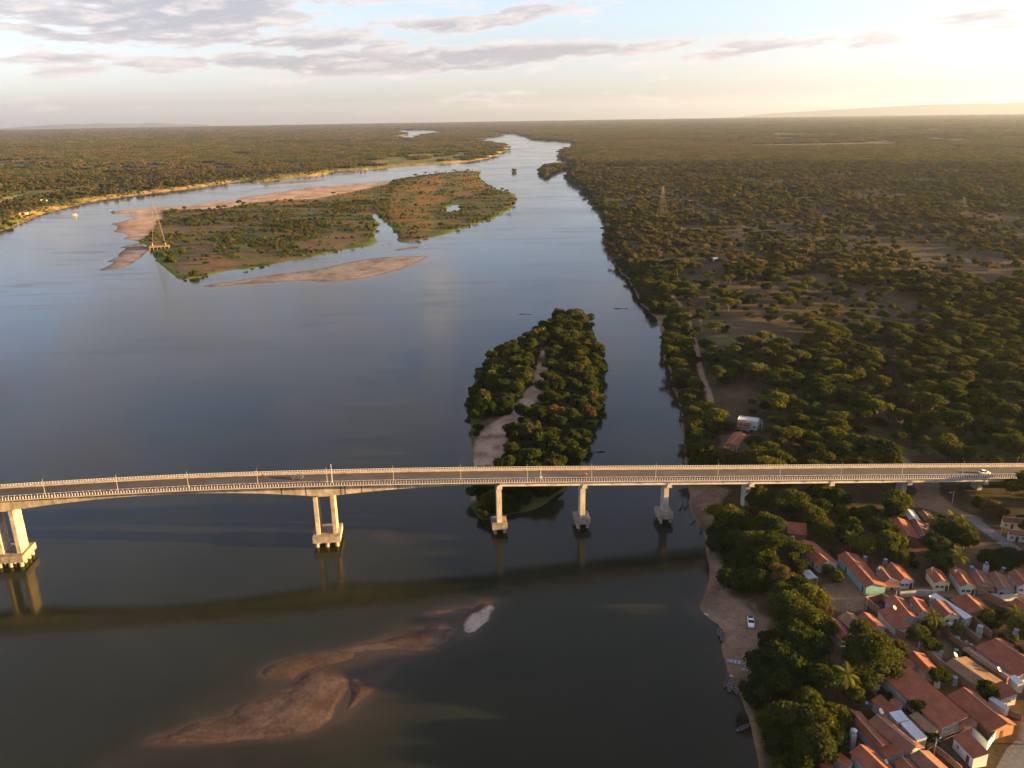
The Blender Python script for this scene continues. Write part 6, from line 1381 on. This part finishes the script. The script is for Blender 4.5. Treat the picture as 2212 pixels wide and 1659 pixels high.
for i, (x, y, lb_) in enumerate(((232, 1128, 'pair of pale stakes on the shaded bank, topmost'), (265, 1215, 'pair of pale stakes on the shaded bank, middle'), (292, 1290, 'pair of pale stakes on the shaded bank, lowest'))):
    e = empty('stakes', on_land(cV1(x, y)), .3*i)
    for dx in (-.25, .3): MB().bar((dx, 0, -.2), (dx+.05, .05, 1.0), .06, 6, .05).build('stake', M_GALV, e)
    MB().bar((-.25, 0, .8), (.32, .03, .78), .03, 4).build('rail', M_WOOD, e); tag(e, lb_, 'stakes')
# ------------------------------------------------------------------ pylons
def solve_h(p, vtop, hmax=120):
    best = (1e9, 10)
    for k in range(30, hmax*10, 2):
        dz = p.z+k/10-CAMH; dp = p.y*math.cos(PITCH)-dz*math.sin(PITCH); up = p.y*math.sin(PITCH)+dz*math.cos(PITCH); v = 829.5-FPX*(_s*p.x/dp+_c*up/dp)
        if abs(v-vtop) < best[0]: best = (abs(v-vtop), k/10)
    return best[1]
M_RUST = mat('rusty_concrete', (.19, .115, .07), .9, .35, .4, streak=.5)
M_STEEL = mat('pylon_steel', (.11, .088, .07), .6, .12, .4)
def pylon(label, base, vtop, bwid, platform=False, z=None, fade=1.0):
    p = on_land(base)
    if z is not None: p = gp(base, z)
    h = solve_h(p, vtop); e = empty('pylon', p, .35); leg = MB(); br = MB(); n = 11; zb = 0.0
    rb = .16*max(1, h/50)*fade
    def wd(t): return bwid/2*(1-t)+.045*bwid*t if t < .8 else bwid/2*(.2)*(1-(t-.8)*2.2)
    lv = [((i/n)**.85) for i in range(n+1)]; cs = [(-1, -1), (1, -1), (1, 1), (-1, 1)]
    for sx, sy in cs:
        l1 = MB()
        for i in range(n): l1.bar((sx*wd(lv[i]), sy*wd(lv[i]), h*lv[i]), (sx*wd(lv[i+1]), sy*wd(lv[i+1]), h*lv[i+1]), rb, 4)
        l1.build('leg', M_STEEL, e)
    for i in range(n):
        for (ax, ay), (bx_, by_) in zip(cs, cs[1:]+cs[:1]):
            w0, w1 = wd(lv[i]), wd(lv[i+1]); br.bar((ax*w0, ay*w0, h*lv[i]), (bx_*w1, by_*w1, h*lv[i+1]), rb*.55, 3); br.bar((bx_*w0, by_*w0, h*lv[i]), (ax*w1, ay*w1, h*lv[i+1]), rb*.55, 3); br.bar((ax*w1, ay*w1, h*lv[i+1]), (bx_*w1, by_*w1, h*lv[i+1]), rb*.5, 3)
    br.build('bracing', M_STEEL, e)
    for t in (.82, .90, .975):
        ca = MB(); s_ = h*.085
        for sy in (-1, 1):
            ca.bar((0, 0, h*t+.6), (sy*s_, 0, h*t), rb*.7, 3); ca.bar((0, .4, h*t-.5), (sy*s_, 0, h*t), rb*.6, 3)
        ca.build('crossarm', M_STEEL, e)
    if platform:
        pw = bwid*.78; mb = MB().box((0, 0, -.9), (2*pw, 2*pw, 1.6)); mb.build('platform', M_RUST, e)
        for sx, sy in cs: MB().lathe((sx*bwid/2, sy*bwid/2, -.1), [(.8, 0), (.65, 2.8)], 10).build('pedestal', M_CONC2, e)
        for i in range(6):
            for j in range(6):
                if i in (0, 5) or j in (0, 5): MB().lathe((-pw+.7+(2*pw-1.4)*i/5, -pw+.7+(2*pw-1.4)*j/5, -1.7), [(.32, -6), (.32, 0)], 7).build('pile', M_CONC2, e)
    tag(e, label, 'pylon'); return e
pylon('tall steel lattice pylon on a piled platform at the scrub island', cT(183, 398), cT(112, 18)[1], 15, True, 5.0, .75)
pylon('steel lattice pylon in the woodland on the far bank path side', cC(578, 512), cC(580, 358)[1], 13, fade=.8); pylon('faint distant pylon in the woodland near the frame edge', cC(1932, 480), cC(1937, 408)[1], 14, fade=.5)
# ------------------------------------------------------------------ far small buildings, raft, weed
def hut(label, c, x, y, sx, sy, h, wall, roof, rz=.3):
    p = on_land(c(x, y)); e = empty('hut', p, rz); MB().box((0, 0, h/2-.2), (sx, sy, h+.4)).build('wall', WM[wall], e)
    for sg in (-1, 1): MB().prism([(-sx/2-.4, sg*.03, h+sy*.22), (sx/2+.4, sg*.03, h+sy*.22), (sx/2+.4, sg*(sy/2+.5), h), (-sx/2-.4, sg*(sy/2+.5), h)], (0, 0, .15)).build('roof_slope', RT[roof], e)
    door_part(e, 0, -sy/2, 0, 0, -1); window_part(e, sx*.3, -sy/2, 1.5, 0, -1); window_part(e, -sx*.3, -sy/2, 1.5, 0, -1); tag(e, label, 'hut')
hut('red roofed hut in the meadow on the far bank', cA, 705, 612, 16, 9, 4, 'white', 'tile', .2); hut('small white hut in the trees of the far bank', cA, 365, 788, 10, 6, 3.4, 'white', 'white', .2); hut('pale hut above the bright cut bank', cA, 200, 898, 12, 8, 3, 'cream', 'brown', .2)
hut('pinkish house with tiled roof in the woodland by the pylon', cC, 700, 503, 13, 7, 3.6, 'white', 'brown', .1); hut('pale roof among trees near the river pylon', cC, 320, 358, 9, 6, 3, 'cream', 'brown', .1); hut('white walled house far out on the plain', cC, 1490, 158, 26, 12, 5, 'white', 'white', .1); hut('orange roofed house far out on the plain', cC, 1950, 160, 18, 10, 5, 'white', 'tile', .1); hut('small blue-white hut in the woodland clearing', cC, 818, 694, 5, 4, 2.6, 'blue', 'white', .2)
hut('red roofed hut far away behind the far bank woods', cA, 1650, 402, 20, 12, 5, 'white', 'tile', .1)
p = on_land(cA(620, 905)); e = empty('raft', (p.x, p.y, 0), .2); MB().box((0, 0, .35), (9, 5, .6)).build('deck', M_KERB, e); MB().box((0, .3, 1.9), (5, 3, 2.4)).build('cabin', WM['cream'], e); MB().box((0, .3, 3.2), (6, 4, .14)).build('roof', RT['zinc'], e)
for i in range(14): MB().lathe((-6-i*4.2, -i*.35, .0), [(.3, -.2), (.5, .2), (.3, .5)], 7).build('float', M_DARK, e)
tag(e, 'small pump raft with a line of floats near the far bank', 'raft')
def weed(label, c, x, y, r, sd):
    p = gp(c(x, y), 0.0); rng = np.random.default_rng(sd); lb = [(rng.uniform(-r, r), rng.uniform(-.3*r, .3*r), .02, r*rng.uniform(.15, .4), r*rng.uniform(.08, .16), .16) for _ in range(7)]
    me = crown_mesh('floating_weed', rng, lb, 260, .22, L_DARK, .9); o = link('floating_weed', me); o.location = (p.x, p.y, 0); tag(o, label, 'weed')
weed('floating weed clump off the island tip, larger of two', cD, 546, 138, 2.6, 1); weed('thin floating weed streak off the island tip', cD, 590, 141, 1.8, 2); weed('long streak of floating weed near the wooded bank', cD, 1205, 102, 5.0, 3); weed('weed clump beside the thicket island near the bridge', cD, 1050, 1055, 2.4, 4)
def shrub_one(label, c, x, y, q, v=0):
    p = on_land(c(x, y)); cm, tm, m_ = PROTO['bush'][v]; instance('bush', 'shrub', cm, tm, (p.x, p.y, p.z-.05), 1.0, (q, q, q), label, 'shrub', None)
shrub_one('round bush at the sandy corner of the scrub island', cT, 500, 680, 2.3, 3); shrub_one('bush cluster on the bank corner by the pylon platform', cT, 280, 550, 2.2, 1); shrub_one('bush behind the pylon platform on the scrub island', cT, 385, 480, 1.6, 1); shrub_one('lone bush in the middle of the island bare patch', cT, 610, 505, 1.1, 1)
# driftwood and brush caught on the pier in the near channel
for k_, (pp, lb_) in enumerate(((22.0, 'brush and driftwood caught on the pier beside the island'), (53.8, 'driftwood caught at the second channel pier'), (86.2, 'driftwood caught at the pier nearest the wooded bank'))):
    e = empty('driftwood', bw(pp, 0, 0), BA)
    for i in range(26 if k_ == 0 else 12):
        a = random.uniform(0, 6.28); r_ = random.uniform(2.6, 4.6); z0 = 4.25 if (k_ == 0 and i < 16) else .05; x_, y_ = (random.uniform(-2.4, 2.6), random.uniform(-3.0, 3.0)) if z0 > 1 else (math.cos(a)*r_, math.sin(a)*r_)
        MB().bar((x_, y_, z0), (x_+random.uniform(-1.4, 1.4), y_+random.uniform(-1.0, 1.0), z0+random.uniform(.1, .7)), .07, 5, .03).build('branch', M_BARK, e)
    tag(e, lb_, 'driftwood')
# ------------------------------------------------------------------ air: one closed box of even haze
hb = MB().box((0, 0, 310.0), (96000, 96000, 864.0))
M_HAZE = bpy.data.materials.new('haze'); M_HAZE.use_nodes = True; T = NT(M_HAZE.node_tree); T.n.clear()
pv = T.new('ShaderNodeVolumePrincipled'); pv.inputs['Color'].default_value = (.62, .74, 1.0, 1); pv.inputs['Density'].default_value = 2.0e-5; pv.inputs['Anisotropy'].default_value = .5
o = T.new('ShaderNodeOutputMaterial'); T.link(pv.outputs[0], o.inputs['Volume'])
hz = hb.build('haze', M_HAZE); tag(hz, 'thin evening haze over the river plain', kind='stuff')
scene.cycles.use_denoising = True
scene.cycles.max_bounces = 6; scene.cycles.diffuse_bounces = 2; scene.cycles.glossy_bounces = 3; scene.cycles.transmission_bounces = 2; scene.cycles.transparent_max_bounces = 8
scene.cycles.volume_bounces = 0
